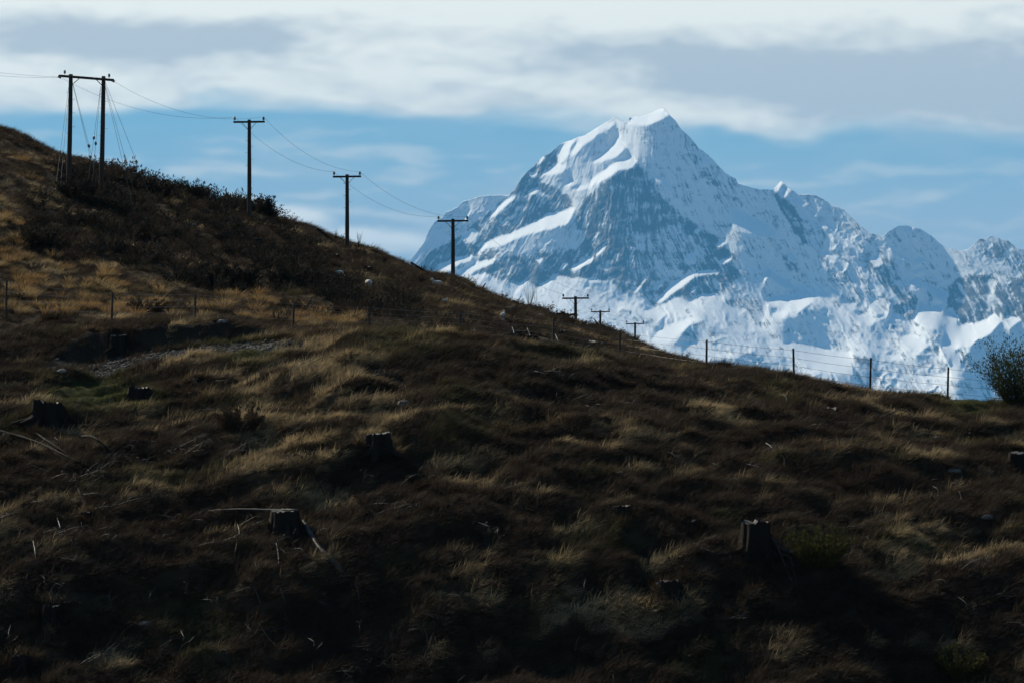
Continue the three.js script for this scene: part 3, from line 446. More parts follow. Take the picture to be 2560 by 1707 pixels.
{
  const r = rng(77), kinds = [0, 1, 2].map((k) => both(shrub(500 + k, { stems: 24, h: 1, w: 1.15, leaves: 820, leaf: .045, upright: .22 })));
  const lists = [[], [], []], brown = [[], [], []];
  for (let k = 0; k < 2600; k++) {
    const d = Math.sqrt(lerp(200 * 200, 280 * 280, r())), px = lerp(-80, 1720, r()), p = place(px, d), py = rowOf(p), x = p.x;
    const dense = inside(SCRUB, px, py), mid = inside(SCRUB2, px, py) || inside(BRUSH, px, py), light = d > 206 && px > 620 && px < 1300 && py > 640;
    const n = fbm(x / 5 + 9, d / 5, 2);
    const keep = dense ? .55 + .8 * n : mid ? .55 : light ? .16 + .5 * n : inside(TUSSOCK, px, py) ? .07 : .05;
    if (r() > keep) continue;
    const item = { p, turn: r() * 6.283, s: (dense ? 1.15 : .7) * (.55 + .75 * r()) * (1 + .4 * n), sy: .75 + .3 * r() };
    (dense ? (r() < .75 ? lists : brown) : (r() < .35 ? lists : brown))[Math.floor(r() * 3)].push(item);
  }
  for (let k = 0; k < 260; k++) {                       // low dark growth on the near slope
    const d = Math.sqrt(lerp(149 * 149, 186 * 186, r())), px = lerp(-100, 2660, r()), p = place(px, d), n = fbm(p.x / 6 + 2, d / 5 + 9, 2) + (px > 1700 ? .12 : 0);
    if (n < .08 || onTrack(px, d) > .1) continue; (r() < .5 ? lists : brown)[Math.floor(r() * 3)].push({ p, turn: r() * 6.283, s: .45 + .45 * r(), sy: .7 });
  }
  lists.forEach((l, i) => mass('scrub', kinds[i], LEAF_DARK, 'dark dense scrub covering the upper left hillside', 'scrub', l));
  brown.forEach((l, i) => mass('scrub', kinds[i], LEAF_BROWN, 'brown dead scrub and bracken among the grass', 'scrub', l));
}
// golden tussocks, one by one
{
  const r = rng(55), protos = [0, 1, 2, 3].map((k) => tuft(900 + k, 150, .66, .22, .14, .009, 4, .34));
  const mats = [LEAF_GOLD, leafy(.15, .098, .045, .35), leafy(.29, .205, .10, .4)];
  let n = 0;
  for (let k = 0; k < 1500 && n < 200; k++) {
    const d = Math.sqrt(lerp(198.5 * 198.5, 262 * 262, r())), px = lerp(-30, 920, r()), p = place(px, d), py = rowOf(p);
    if (!(inside(TUSSOCK, px, py) || (px < 110 && py > 330 && py < 470 && r() < .4))) continue;
    const m = new THREE.Mesh(protos[n % 4], mats[Math.floor(r() * 3)]); m.name = numbered('tussock'); m.position.copy(p); m.rotation.y = (r() - .5) * 2; const s = .55 + .75 * r() * r() + .2; m.scale.set(s * 1.15, s, s * 1.15);
    tag(m, 'round golden tussock clump on the hillside below the dark scrub', 'tussock', 'golden tussock clumps on the left hillside'); scene.add(finish(m)); n++;
  }
}
// bushes that stand out
function bush(name, label, px, py, size, opt, leaf, from, lift = 0) {
  const p = find(px, py, from), b = root(name, label, 'bush', null, p), s = shrub(opt.seed, opt); p.y += lift; b.position.copy(p);
  part('stem', s.wood, TWIG, b); part('foliage', s.leaves, leaf, b); b.scale.set(size * (opt.sx ?? 1), size, size); return b;
}
bush('bush', 'large dark twiggy bush at the right edge of the picture beside the last fence post', 2548, 1022, 3.7, { seed: 11, stems: 150, h: 1, w: .95, leaves: 11500, leaf: .015, upright: .5, twig: .0028 }, LEAF_BUSH, 178);
bush('bush', 'rounded dark bush on the skyline right of the second utility pole', 662, 545, 1.75, { seed: 12, stems: 70, h: 1, w: .75, leaves: 4500, leaf: .035, upright: .6, sx: .95 }, LEAF_DARK, 240);
bush('bush', 'small dark bush touching the foot of the second utility pole', 636, 536, .8, { seed: 13, stems: 30, h: 1, w: .8, leaves: 1500, leaf: .05, upright: .5 }, LEAF_DARK, 240);
bush('bush', 'low ragged bush trailing down the skyline right of the rounded bush', 705, 568, .9, { seed: 14, stems: 40, h: 1, w: 1.1, leaves: 1600, leaf: .04, upright: .4 }, LEAF_BROWN, 240);
bush('bush', 'dark round bush on the near grass below the dirt track', 596, 1082, 1.75, { seed: 15, stems: 70, h: .8, w: 1.1, leaves: 4200, leaf: .035, upright: .3, sx: 1.1 }, LEAF_BROWN, 150);
bush('bush', 'olive green bush beside the forked pale branch on the lower right slope', 2052, 1425, 2.0, { seed: 16, stems: 80, h: .9, w: 1.0, leaves: 5200, leaf: .030, upright: .35, sx: 1.15 }, LEAF_OLIVE, 146);
bush('bush', 'second olive bush low on the slope near the bottom right corner', 2400, 1700, 1.7, { seed: 17, stems: 60, h: .9, w: 1.0, leaves: 4000, leaf: .032, upright: .35 }, LEAF_OLIVE, 140);
bush('bush', 'dark broad bush at the left end of the scrub below the double pole', 190, 500, 1.9, { seed: 18, stems: 70, h: .8, w: 1.2, leaves: 4200, leaf: .04, upright: .25, sx: 1.2 }, LEAF_DARK, 215);
bush('bush', 'dark bushy mass at the lower edge of the scrub above the third fence post', 560, 715, 2.2, { seed: 19, stems: 80, h: .75, w: 1.3, leaves: 5200, leaf: .04, upright: .22, sx: 1.5 }, LEAF_DARK, 200);
bush('bush', 'dark mounded bush in the scrub right of the mossy olive patch', 735, 715, 1.9, { seed: 20, stems: 70, h: .75, w: 1.3, leaves: 4600, leaf: .04, upright: .22, sx: 1.3 }, LEAF_DARK, 200);
bush('bush', 'brown bush among the tussocks left of the third fence post', 365, 785, 1.2, { seed: 21, stems: 60, h: .8, w: 1.3, leaves: 3200, leaf: .04, upright: .3, sx: 1.4 }, LEAF_BROWN, 197);
bush('bush', 'dark brown bush above the fence just left of the fifth post', 880, 795, 1.7, { seed: 22, stems: 60, h: .7, w: 1.3, leaves: 3600, leaf: .04, upright: .25, sx: 1.5 }, LEAF_BROWN, 203);
bush('bush', 'shaggy skyline shrub right of the double pole with a forked top', 305, 432, 1.0, { seed: 23, stems: 22, h: 1.1, w: .6, leaves: 500, leaf: .04, upright: .8 }, LEAF_DARK, 240);
bush('bush', 'thin dead skyline shrub where the longest guy wire meets the hill', 375, 452, .8, { seed: 24, stems: 16, h: 1.1, w: .5, leaves: 240, leaf: .035, upright: .85 }, LEAF_DARK, 240);
bush('bush', 'spiky shrub on the skyline halfway between the double pole and the second pole', 482, 482, 1.1, { seed: 25, stems: 22, h: 1.1, w: .7, leaves: 420, leaf: .035, upright: .7 }, LEAF_DARK, 240);

// ---------------------------------------------------------------- wood, wire and stone
function limb(points, radii, sides = 8, seed = 1, rough = .12) {     // a tapering bent stick or trunk
  const c = new THREE.CatmullRomCurve3(points), n = Math.max(4, points.length * 4), P = [], I = [], r = rng(seed);
  const fr = c.computeFrenetFrames(n, false);
  for (let s = 0; s <= n; s++) { const t = s / n, p = c.getPoint(t), k = t * (radii.length - 1), a = Math.floor(Math.min(k, radii.length - 1.001)), rad = lerp(radii[a], radii[a + 1] ?? radii[a], k - a);
    for (let e = 0; e < sides; e++) { const g = e / sides * 6.2832, R = rad * (1 + rough * (r() - .5) * 2); P.push(p.x + (fr.normals[s].x * Math.cos(g) + fr.binormals[s].x * Math.sin(g)) * R, p.y + (fr.normals[s].y * Math.cos(g) + fr.binormals[s].y * Math.sin(g)) * R, p.z + (fr.normals[s].z * Math.cos(g) + fr.binormals[s].z * Math.sin(g)) * R); }
    if (s) for (let e = 0; e < sides; e++) { const A = (s - 1) * sides + e, B = (s - 1) * sides + (e + 1) % sides; I.push(A, B, A + sides, B, B + sides, A + sides); } }
  for (const [row, flip] of [[0, 1], [n, 0]]) { const m = P.length / 3, p = c.getPoint(row / n); P.push(p.x, p.y, p.z); for (let e = 0; e < sides; e++) { const A = row * sides + e, B = row * sides + (e + 1) % sides; flip ? I.push(m, B, A) : I.push(m, A, B); } }
  const g = new THREE.BufferGeometry(); g.setAttribute('position', new THREE.Float32BufferAttribute(P, 3)); g.setIndex(I); g.computeVertexNormals(); return g;
}
const wood = (r, g, b, rough = .9, shine = .15) => new THREE.MeshPhysicalMaterial({ color: new THREE.Color(r, g, b), roughness: rough, specularIntensity: shine });
const BARK = wood(.013, .011, .0095), CUT = wood(.034, .032, .030, .7, .4), POLE = wood(.040, .034, .030), GREY = wood(.036, .034, .032, .6, .5), PALE = wood(.075, .072, .068, .5, .5), POST = wood(.04, .034, .03), STEEL = new THREE.MeshStandardMaterial({ color: new THREE.Color(.06, .062, .065), roughness: .55, metalness: .6 }), PORCELAIN = new THREE.MeshPhysicalMaterial({ color: new THREE.Color(.07, .045, .035), roughness: .15, clearcoat: 1, clearcoatRoughness: .1 }), GLASSY = new THREE.MeshPhysicalMaterial({ color: new THREE.Color(.35, .36, .37), roughness: .08, clearcoat: 1 });

const STUMPS = [];
// tree stumps: barked trunk with root flare, a sawn face on top
function stump(label, px, py, width, tall, opt = {}) {
  const { seed = 1, tilt = .12 * Math.sin(seed * 5), jag = .09, from = 146, roots = 5 } = opt, r = rng(seed * 13 + 5), p = find(px, py, from).add(new THREE.Vector3(0, -.12, 0)), s = root('tree_stump', label, 'stump', null, p);
  const R = width * .47, N = 34, rows = 9, P = [], I = [], lob = [...Array(N)].map((_, e) => 1 + .10 * Math.sin(e * roots / N * 6.2832 + seed) + .06 * (e % 2 ? 1 : -1) + .10 * (r() - .5)), topj = [...Array(N)].map(() => jag * (r() - .3)), face = [];
  for (let j = 0; j <= rows; j++) { const t = j / rows, flare = 1 + .45 * Math.pow(1 - t, 3); for (let e = 0; e < N; e++) { const a = e / N * 6.2832, rr = R * (flare * (1 + (lob[e] - 1) * (1 + 2 * (1 - t))) ) * (1 + .07 * (r() - .5)), y = lerp(-.35, tall, t) + (j === rows ? topj[e] + Math.cos(a) * tilt * R : 0); P.push(Math.cos(a) * rr, y, Math.sin(a) * rr); if (j === rows) face.push(Math.cos(a) * rr * .985, y - .012, Math.sin(a) * rr * .985); } if (j) for (let e = 0; e < N; e++) { const A = (j - 1) * N + e, B = (j - 1) * N + (e + 1) % N; I.push(A, A + N, B, B, A + N, B + N); } }
  const g = new THREE.BufferGeometry(); g.setAttribute('position', new THREE.Float32BufferAttribute(P, 3)); g.setIndex(I); g.computeVertexNormals(); part('bark', g, BARK, s);
  const fI = [], m = face.length / 3; face.push(0, tall - .015, 0); for (let e = 0; e < N; e++) fI.push(m, (e + 1) % N, e);
  const f = new THREE.BufferGeometry(); f.setAttribute('position', new THREE.Float32BufferAttribute(face, 3)); f.setIndex(fI); f.computeVertexNormals(); part('sawn_face', f, CUT, s);
  for (let k = 0; k < (opt.rootCount ?? 3); k++) { const a = r() * 6.28, L = R * (2 + 1.3 * r()); part('root', limb([new THREE.Vector3(Math.cos(a) * R * .7, tall * .3, Math.sin(a) * R * .7), new THREE.Vector3(Math.cos(a) * R * 1.4, .02, Math.sin(a) * R * 1.4), new THREE.Vector3(Math.cos(a + .2) * L, -.15, Math.sin(a + .2) * L)], [R * .3, R * .2, R * .08], 7, seed + k), BARK, s); }
  if (opt.splinter) { const [sx, sh] = opt.splinter; part('splinter', limb([new THREE.Vector3(sx * R, tall - .15, 0), new THREE.Vector3(sx * R, tall + sh * .5, .02), new THREE.Vector3(sx * R * 1.1, tall + sh, .03)], [.07, .05, .012], 6, seed), BARK, s); }
  s.rotation.y = r() * 6; STUMPS.push([p, R]); return s;
}
stump('broad sawn stump standing alone in the middle of the near slope', 945, 1130, 1.12, .85, { seed: 1 });
stump('tall jagged stump with the forked pale branch leaning below it', 1892, 1375, 1.15, 1.15, { seed: 2, jag: .2, splinter: [.3, .28] });
stump('narrow sawn stump right of centre with bright grass trailing from it', 1556, 1295, .68, .6, { seed: 3 });
stump('wide stump with a grey bough lying across its top, lower left slope', 712, 1330, 1.15, .9, { seed: 4 });
stump('small round stump low in the left corner, top catching the light', 128, 1555, .75, .6, { seed: 5 });
stump('old stump with exposed roots beside the gravel track', 296, 884, .9, .7, { seed: 6, rootCount: 6, from: 180 });
stump('short sawn stump in the grass by the first two fence posts', 133, 800, .55, .38, { seed: 7, from: 185 });
stump('rotten stump on the green bank below the track', 350, 998, 1.05, .6, { seed: 8, jag: .16, splinter: [.8, .42] });
stump('large black stump on the green bank at the left edge', 118, 1050, 1.4, .72, { seed: 9, jag: .22 });
stump('small stump near the right edge below the big bush', 2420, 1105, .5, .5, { seed: 10, jag: .1, splinter: [.6, .2] });
stump('dark stump cut off by the right edge of the picture', 2552, 1180, .95, .85, { seed: 11 });
stump('stump high on the scrubby hillside below the second utility pole', 645, 622, .62, .75, { seed: 12, from: 215 });
stump('slim stump beside the log heap near the fence', 1406, 850, .5, .65, { seed: 13, from: 199 });
stump('stump at the very bottom left, half hidden in grass', 52, 1680, .8, .5, { seed: 14 });
stump('black rounded stump below the narrow stump, centre right', 1672, 1480, .95, .5, { seed: 15, jag: .2 });
stump('little stump above the pale sticks on the lower left slope', 218, 1300, .5, .35, { seed: 16 });
stump('dark low stump left of the jagged stump', 1720, 1320, .7, .3, { seed: 17, jag: .16 });
stump('dark stump shaped like a hump on the right crest', 2075, 1040, .8, .35, { seed: 18, jag: .2, from: 170 });
stump('blackened stump on the skyline slope left of the fourth utility pole', 836, 650, .55, .45, { seed: 19, from: 225 });
stump('low dark stump on the hillside below the skyline log', 915, 678, .8, .35, { seed: 20, from: 225 });

// fallen logs, boughs and bleached sticks: points are [column, row, height above ground]
function along(list, from) { return list.map(([px, py, up = .05]) => { const p = find(px, py, from); p.y += up; return p; }); }
function stick(name, label, list, radii, material, opt = {}) {
  const pts = along(list, opt.from ?? 146), o = root(name, label, opt.category ?? 'branch', opt.group, pts[0]), own = (p) => p.clone().sub(pts[0]);
  part(opt.body ?? 'stem', limb(pts.map(own), radii, 7, list[0][0], .15), material, o);
  for (const f of opt.forks ?? []) part('fork', limb(along(f.p, opt.from ?? 146).map(own), f.r, 6, f.p[0][0], .15), material, o);
  return o;
}
stick('forked_branch', 'bleached forked branch leaning from the jagged stump', [[1897, 1338, .45], [1922, 1368, .4], [1942, 1388, .3], [1958, 1414, .2], [1985, 1470, .05], [2003, 1490, 0]], [.05, .045, .04, .03, .015], GREY, { forks: [{ p: [[1942, 1388, .3], [1965, 1402, .32], [1997, 1414, .3]], r: [.035, .025, .012] }, { p: [[1950, 1402, .25], [1975, 1420, .25], [1984, 1440, .2], [1993, 1470, .1]], r: [.035, .03, .012] }, { p: [[1921, 1372, .4], [1895, 1390, .3], [1874, 1412, .12]], r: [.035, .025, .012] }] });
stick('fallen_log', 'straight dark log lying downhill with a pale lower end', [[758, 1312, .15], [800, 1380, .1], [842, 1432, .1], [858, 1456, .1]], [.09, .11, .11, .10], GREY, { category: 'log' });
stick('fallen_pole', 'long thin pole slanting across the grass at the left edge', [[-20, 1090, .2], [90, 1122, .25], [170, 1155, .2], [236, 1184, .1]], [.07, .06, .045, .03], BARK, { category: 'log' });
stick('fallen_pole', 'shorter dark pole just right of the long slanting pole', [[90, 1105, .2], [115, 1125, .25], [165, 1150, .1]], [.05, .045, .03], BARK, { category: 'log' });
stick('fallen_pole', 'dark pole pointing downhill toward the slash heap on the left', [[200, 1104, .2], [240, 1118, .25], [282, 1148, .1]], [.06, .05, .03], BARK, { category: 'log' });
stick('fallen_pole', 'thin pole below the long slanting pole at the left edge', [[40, 1165, .15], [80, 1178, .2], [120, 1195, .1]], [.05, .045, .02], BARK, { category: 'log' });
stick('bare_twig', 'long bent dark twig right of the wide stump', [[772, 1196, .5], [790, 1225, .4], [815, 1265, .3], [854, 1304, .1]], [.03, .03, .025, .02], BARK, {});
const sticks = [[82, 1380, 88, 1412], [142, 1322, 152, 1336], [592, 1322, 598, 1356], [406, 1238, 412, 1250], [634, 1485, 650, 1520], [700, 1500, 712, 1512], [690, 1375, 696, 1420], [828, 1378, 834, 1396], [1062, 1588, 1068, 1630], [888, 1490, 898, 1512], [455, 1632, 440, 1660], [645, 1588, 690, 1625], [1915, 1120, 1935, 1136], [2398, 1240, 2404, 1262], [378, 1118, 392, 1130], [135, 1110, 152, 1118], [1958, 1000, 1968, 1012], [2522, 1320, 2540, 1312], [560, 1640, 566, 1660]];
const where = ['near the lower left edge', 'above the lower left pair', 'left of the wide stump foot', 'in the slash heap', 'low on the left slope', 'just right of the low left stick', 'under the wide stump', 'beside the straight log', 'at the bottom centre', 'left of the bottom centre', 'at the bottom left', 'slanting at the bottom left', 'on the right slope', 'near the right edge', 'below the green bank', 'on the slanting poles', 'on the right crest', 'at the right edge low down', 'upright at the very bottom left'];
sticks.forEach(([a, b, c, d], i) => stick('bleached_stick', `small pale bleached stick ${where[i]}`, [[a, b, .22], [(a + c) / 2 + 2, (b + d) / 2, .2], [c, d, .08]], [.014, .018, .007], PALE, { category: 'stick', group: 'bleached sticks on the near slope' }));
// slash heap near the fence and logs along the skyline
stick('fallen_log', 'thick dark log lying along the foot of the slash heap', [[1215, 858, .15], [1290, 858, .3], [1360, 868, .3], [1420, 878, .2]], [.16, .2, .2, .14], BARK, { category: 'log', from: 197 });
stick('fallen_log', 'dark log stacked on top of the slash heap', [[1270, 846, .2], [1320, 848, .28], [1375, 860, .22]], [.12, .16, .13], BARK, { category: 'log', from: 197 });
stick('fallen_log', 'grey log at the right end of the slash heap', [[1430, 868, .15], [1470, 864, .2], [1508, 868, .15]], [.1, .13, .1], GREY, { category: 'log', from: 197 });
stick('fallen_log', 'second grey log just below the right end of the slash heap', [[1452, 882, .12], [1490, 876, .2], [1520, 880, .12]], [.1, .12, .1], BARK, { category: 'log', from: 197 });
stick('bleached_stick', 'upright pale stick leaning in the slash heap, left one', [[1288, 858, 0], [1285, 850, .35], [1280, 845, .6]], [.018, .02, .012], PALE, { category: 'stick', from: 197 });
stick('bleached_stick', 'long leaning pale stick in the middle of the slash heap', [[1332, 864, 0], [1325, 856, .35], [1318, 850, .65]], [.018, .02, .012], PALE, { category: 'stick', from: 197 });
stick('bleached_stick', 'short pale stick in the slash heap beside the fence post', [[1398, 860, .05], [1392, 855, .2], [1388, 850, .3]], [.018, .02, .012], PALE, { category: 'stick', from: 197 });
stick('bleached_stick', 'small pale forked stick at the left end of the slash heap', [[1190, 852, 0], [1189, 846, .2], [1185, 842, .4]], [.016, .016, .01], PALE, { category: 'stick', from: 197 });
const sky = (px, py, d) => new THREE.Vector3((px - 1280) / F * d, (HORIZON - py) / F * d, -d);
function spar(name, label, pts, radii, material, category) { const o = root(name, label, category, null, pts[0]); part('stem', limb(pts.map((p) => p.clone().sub(pts[0])), radii, 7, Math.round(pts[0].x * 10 + 500), .15), material, o); return o; }
{ const s = find(712, 1330), e = s.clone().add(new THREE.Vector3(.5, .80, .1)), f = find(520, 1280); f.y += .05; const m = (t, u) => f.clone().lerp(e, t).add(new THREE.Vector3(0, u, 0)); spar('fallen_bough', 'long grey bough lying across the top of the wide stump', [f, m(.35, .06), m(.7, .02), e], [.02, .035, .05, .075], GREY, 'branch'); }
spar('fallen_log', 'dead log sticking up out of the skyline left of the third utility pole', [sky(836, 606, 268), sky(814, 588, 268), sky(792, 572, 268)], [.10, .10, .09], BARK, 'log');
spar('fallen_log', 'curved log arching along the skyline right of the third utility pole', [sky(985, 655, 271), sky(962, 640, 270), sky(938, 628, 270), sky(915, 625, 270)], [.06, .08, .09, .12], BARK, 'log');
spar('fallen_log', 'log lying on the skyline between the curved log and the fourth pole', [sky(1082, 690, 270), sky(1050, 670, 270), sky(1026, 656, 270)], [.05, .07, .06], BARK, 'log');
spar('fallen_bough', 'short stub of a bough poking up just right of the fourth utility pole', [sky(1206, 722, 272), sky(1210, 714, 272), sky(1215, 708, 272)], [.06, .05, .03], BARK, 'branch');
spar('fallen_log', 'short thick log end at the foot of the fifth utility pole', [sky(1402, 781, 276), sky(1414, 788, 276), sky(1424, 792, 276)], [.13, .15, .12], BARK, 'log');
spar('fallen_log', 'tilted log propped against the fifth utility pole', [sky(1412, 793, 275), sky(1426, 788, 275), sky(1438, 785, 275)], [.07, .08, .08], BARK, 'log');
spar('bare_twig', 'leaning broken stick beside the sixth utility pole', [sky(1502, 818, 278), sky(1492, 806, 278), sky(1484, 796, 278)], [.06, .05, .03], BARK, 'branch');
spar('bare_twig', 'second leaning stick crossing at the foot of the sixth utility pole', [sky(1499, 816, 277), sky(1494, 811, 277), sky(1488, 803, 277)], [.05, .05, .03], BARK, 'branch');
// leafless saplings on the skyline
function sapling(label, px, py, d, h, seed, n) { const r = rng(seed), base = sky(px, py, d), o = root('bare_sapling', label, 'sapling', null, base); for (let k = 0; k < n; k++) { const a = (r() - .5) * 1.1, L = h * (.6 + .5 * r()); part('stem', limb([new THREE.Vector3((r() - .5) * .15, -.2, 0), new THREE.Vector3(a * L * .35, L * .5, (r() - .5) * .2), new THREE.Vector3(a * L * .6 + (r() - .5) * .1, L, (r() - .5) * .3)], [.016, .012, .005], 5, seed + k, .05), TWIG, o); } return o; }
sapling('leafless many-stemmed sapling on the skyline between the fourth and fifth poles', 1325, 768, 270, 1.7, 41, 9);
sapling('single thin bare stem right beside the leafless sapling', 1340, 768, 270, 1.7, 42, 2);
sapling('short dead stalks on the skyline left of the third utility pole', 838, 598, 268, .7, 43, 9);
sapling('thin dead stalks right of the third utility pole', 896, 612, 268, .9, 44, 9);
sapling('sparse dead twigs on the skyline below the small low cloud', 742, 572, 266, .6, 45, 8);
sapling('sparse stalks on the skyline before the slash by the fifth pole', 1362, 775, 272, .6, 46, 6);

// ---------------------------------------------------------------- utility poles, insulators, wires
function insulator(parent, x, y, z, m = PORCELAIN) { const pts = [[0, 0], [.018, 0], [.018, .06], [.075, .065], [.08, .10], [.04, .12], [.085, .13], [.09, .17], [.045, .19], [.07, .20], [.07, .25], [.03, .29], [0, .29]].map(([a, b]) => new THREE.Vector2(a, b)); const i = part('insulator', new THREE.LatheGeometry(pts, 14), m, parent); i.position.set(x, y, z); return i; }
function pole(label, px, top, d, arm, yaw = 0) {
  const t = sky(px, top, d), ground = height(t.x, d), H = t.y - ground, o = root('utility_pole', label, 'utility pole', 'utility poles along the ridge', new THREE.Vector3(t.x, ground, -d));
  part('pole', limb([new THREE.Vector3(0, -.6, 0), new THREE.Vector3(.01, H * .5, 0), new THREE.Vector3(0, H, 0)], [.155, .135, .115], 12, px, .02), POLE, o);
  const y = H - .16, g = new THREE.BoxGeometry(arm, .13, .10), cross = part('crossarm', g, POLE, o); cross.position.set(0, y, .13); cross.rotation.z = .012;
  for (const s of [-1, 1]) { insulator(o, s * (arm / 2 - .09), y + .065, .13); part('brace', limb([new THREE.Vector3(s * .05, y - .55, .12), new THREE.Vector3(s * .25, y - .3, .14), new THREE.Vector3(s * .5, y - .05, .14)], [.018, .018, .018], 6, 3, 0), STEEL, o); }
  for (let k = 0; k < 5; k++) { const st = part('step_bolt', new THREE.CylinderGeometry(.012, .012, .16, 6), STEEL, o); st.rotation.z = Math.PI / 2; st.position.set((k % 2 ? 1 : -1) * .18, H * .55 + k * .42, 0); }
  o.rotation.y = yaw; o.updateMatrixWorld(true);
  return [-1, 1].map((s) => o.localToWorld(new THREE.Vector3(s * (arm / 2 - .09), y + .33, .13)));
}
const spans = [];
{
  // the double pole
  const d = 255, L = sky(175, 185, d), R = sky(257, 190, d), gl = height(L.x - .1, d), gr = height(R.x - .1, d), o = root('double_utility_pole', 'double wooden utility pole with a long crossarm and guy wires at far left', 'utility pole', null, new THREE.Vector3(L.x, gl, -d)), own = (v) => v.clone().sub(o.position);
  const lp = own(L), rp = own(R);
  part('pole', limb([new THREE.Vector3(-.16, -.6, 0), new THREE.Vector3(-.05, lp.y * .5, 0), lp], [.17, .15, .13], 12, 5, .02), POLE, o);
  part('pole', limb([new THREE.Vector3(rp.x - .16, gr - gl - .6, 0), new THREE.Vector3(rp.x - .05, rp.y * .5 + .3, 0), rp], [.17, .15, .13], 12, 6, .02), POLE, o);
  const a = own(sky(145, 189, d - .2)), b = own(sky(283, 200, d - .2)); part('crossarm', limb([a, a.clone().lerp(b, .5), b], [.085, .085, .085], 8, 2, .02), POLE, o);
  const i1 = own(sky(160, 188, d - .2)), i2 = own(sky(271, 197, d - .2)); insulator(o, i1.x, i1.y + .06, i1.z); insulator(o, i2.x, i2.y + .06, i2.z);
  const e1 = own(sky(147, 192, d - .2)), e2 = own(sky(281, 202, d - .2)); for (const e of [e1, e2]) { const k = part('strain_insulator', new THREE.CylinderGeometry(.07, .09, .22, 12), PORCELAIN, o); k.position.copy(e); k.rotation.z = 1.2; }
  for (const [p0, p1] of [[[237, 197], [252, 212]], [[196, 196], [182, 208]]]) part('brace', limb([own(sky(...p0, d - .15)), own(sky((p0[0] + p1[0]) / 2, (p0[1] + p1[1]) / 2, d - .15)), own(sky(...p1, d - .15))], [.03, .03, .03], 6, 3, 0), STEEL, o);
  // guy wires, each with its egg insulator
  for (const [x0, y0, x1, y1, t, shiny] of [[178, 200, 252, 395, .58], [178, 203, 246, 398, .68], [170, 215, 134, 395, .60], [172, 215, 146, 395, .60], [250, 215, 216, 420, .50], [250, 215, 226, 425, .52], [261, 205, 390, 448, .61], [260, 207, 345, 436, .62, 1], [259, 208, 338, 440, .64, 1]]) {
    const A = own(sky(x0, y0, d)), gd = d - 1 - 3 * ((x1 * 7) % 3), B0 = sky(x1, y1, gd); B0.y = Math.min(B0.y, height(B0.x, gd)) - .05; const B = own(B0), w = part('guy_wire', limb([A, A.clone().lerp(B, .5), B], [.011, .011, .011], 5, 3, 0), STEEL, o);
    const egg = part('guy_insulator', new THREE.SphereGeometry(.085, 12, 10), shiny ? GLASSY : PORCELAIN, w); egg.position.copy(A.clone().lerp(B, t)); egg.scale.set(1, 1.5, 1); egg.rotation.z = Math.atan2(B.x - A.x, A.y - B.y) ;
  }
  for (const [px, n] of [[175, 7], [257, 7]]) for (let k = 0; k < n; k++) { const st = part('step_bolt', new THREE.CylinderGeometry(.012, .012, .16, 6), STEEL, o); st.rotation.z = Math.PI / 2; const base = px === 175 ? lp : rp; st.position.set(base.x + (k % 2 ? .2 : -.2), base.y - 1.2 - k * .45, 0); }
  o.updateMatrixWorld(true);
  spans.push([o.localToWorld(e1.clone().setY(e1.y + .0)), o.localToWorld(e2.clone())]);
}
spans.push(pole('tall single utility pole right of the double pole, second in the line', 622, 299, 262, 2.12));
spans.push(pole('single utility pole third in the line, above the bare hillside', 867, 436, 268, 1.96));
spans.push(pole('single utility pole standing against the left flank of the mountain', 1132, 547, 274, 2.2));
spans.push(pole('short-looking pole in front of the foothills, nearest of the three small ones', 1439, 741, 313, 2.15));
spans.push(pole('middle one of the three small poles in front of the foothills', 1501, 776, 430, 2.12));
spans.push(pole('farthest and rightmost small pole, in front of the white foothills', 1588, 806, 455, 2.15));
const LINE = new THREE.MeshStandardMaterial({ color: new THREE.Color(.10, .10, .105), roughness: .5, metalness: .5 });
function powerLine(a, b, sag, label) { const pts = []; for (let k = 0; k <= 12; k++) { const t = k / 12, p = a.clone().lerp(b, t); p.y -= sag * 4 * t * (1 - t); pts.push(p.sub(a)); } const g = new THREE.TubeGeometry(new THREE.CatmullRomCurve3(pts), 36, .0075, 5), m = single('power_line', g, LINE, label, 'power line', 'power lines between the poles'); m.position.copy(a); }
const spanNames = ['from the double pole to the second pole', 'from the second pole to the third', 'from the third pole to the fourth', 'from the fourth pole down to the small fifth pole', 'between the first two small poles', 'between the last two small poles'];
for (let k = 0; k < 6; k++) for (let s = 0; s < 2; s++) powerLine(spans[k][s], spans[k + 1][s], [.95, .85, .9, .8, 1.0, .4][k], `thin ${s ? 'right-hand' : 'left-hand'} power line sagging ${spanNames[k]}`);
powerLine(spans[0][0], sky(-260, 134, 250), .3, 'upper thin power line leaving the picture at the left edge');
powerLine(spans[0][0].clone().add(new THREE.Vector3(.1, -.05, 0)), sky(-260, 152, 252), .3, 'lower thin power line leaving the picture at the left edge');

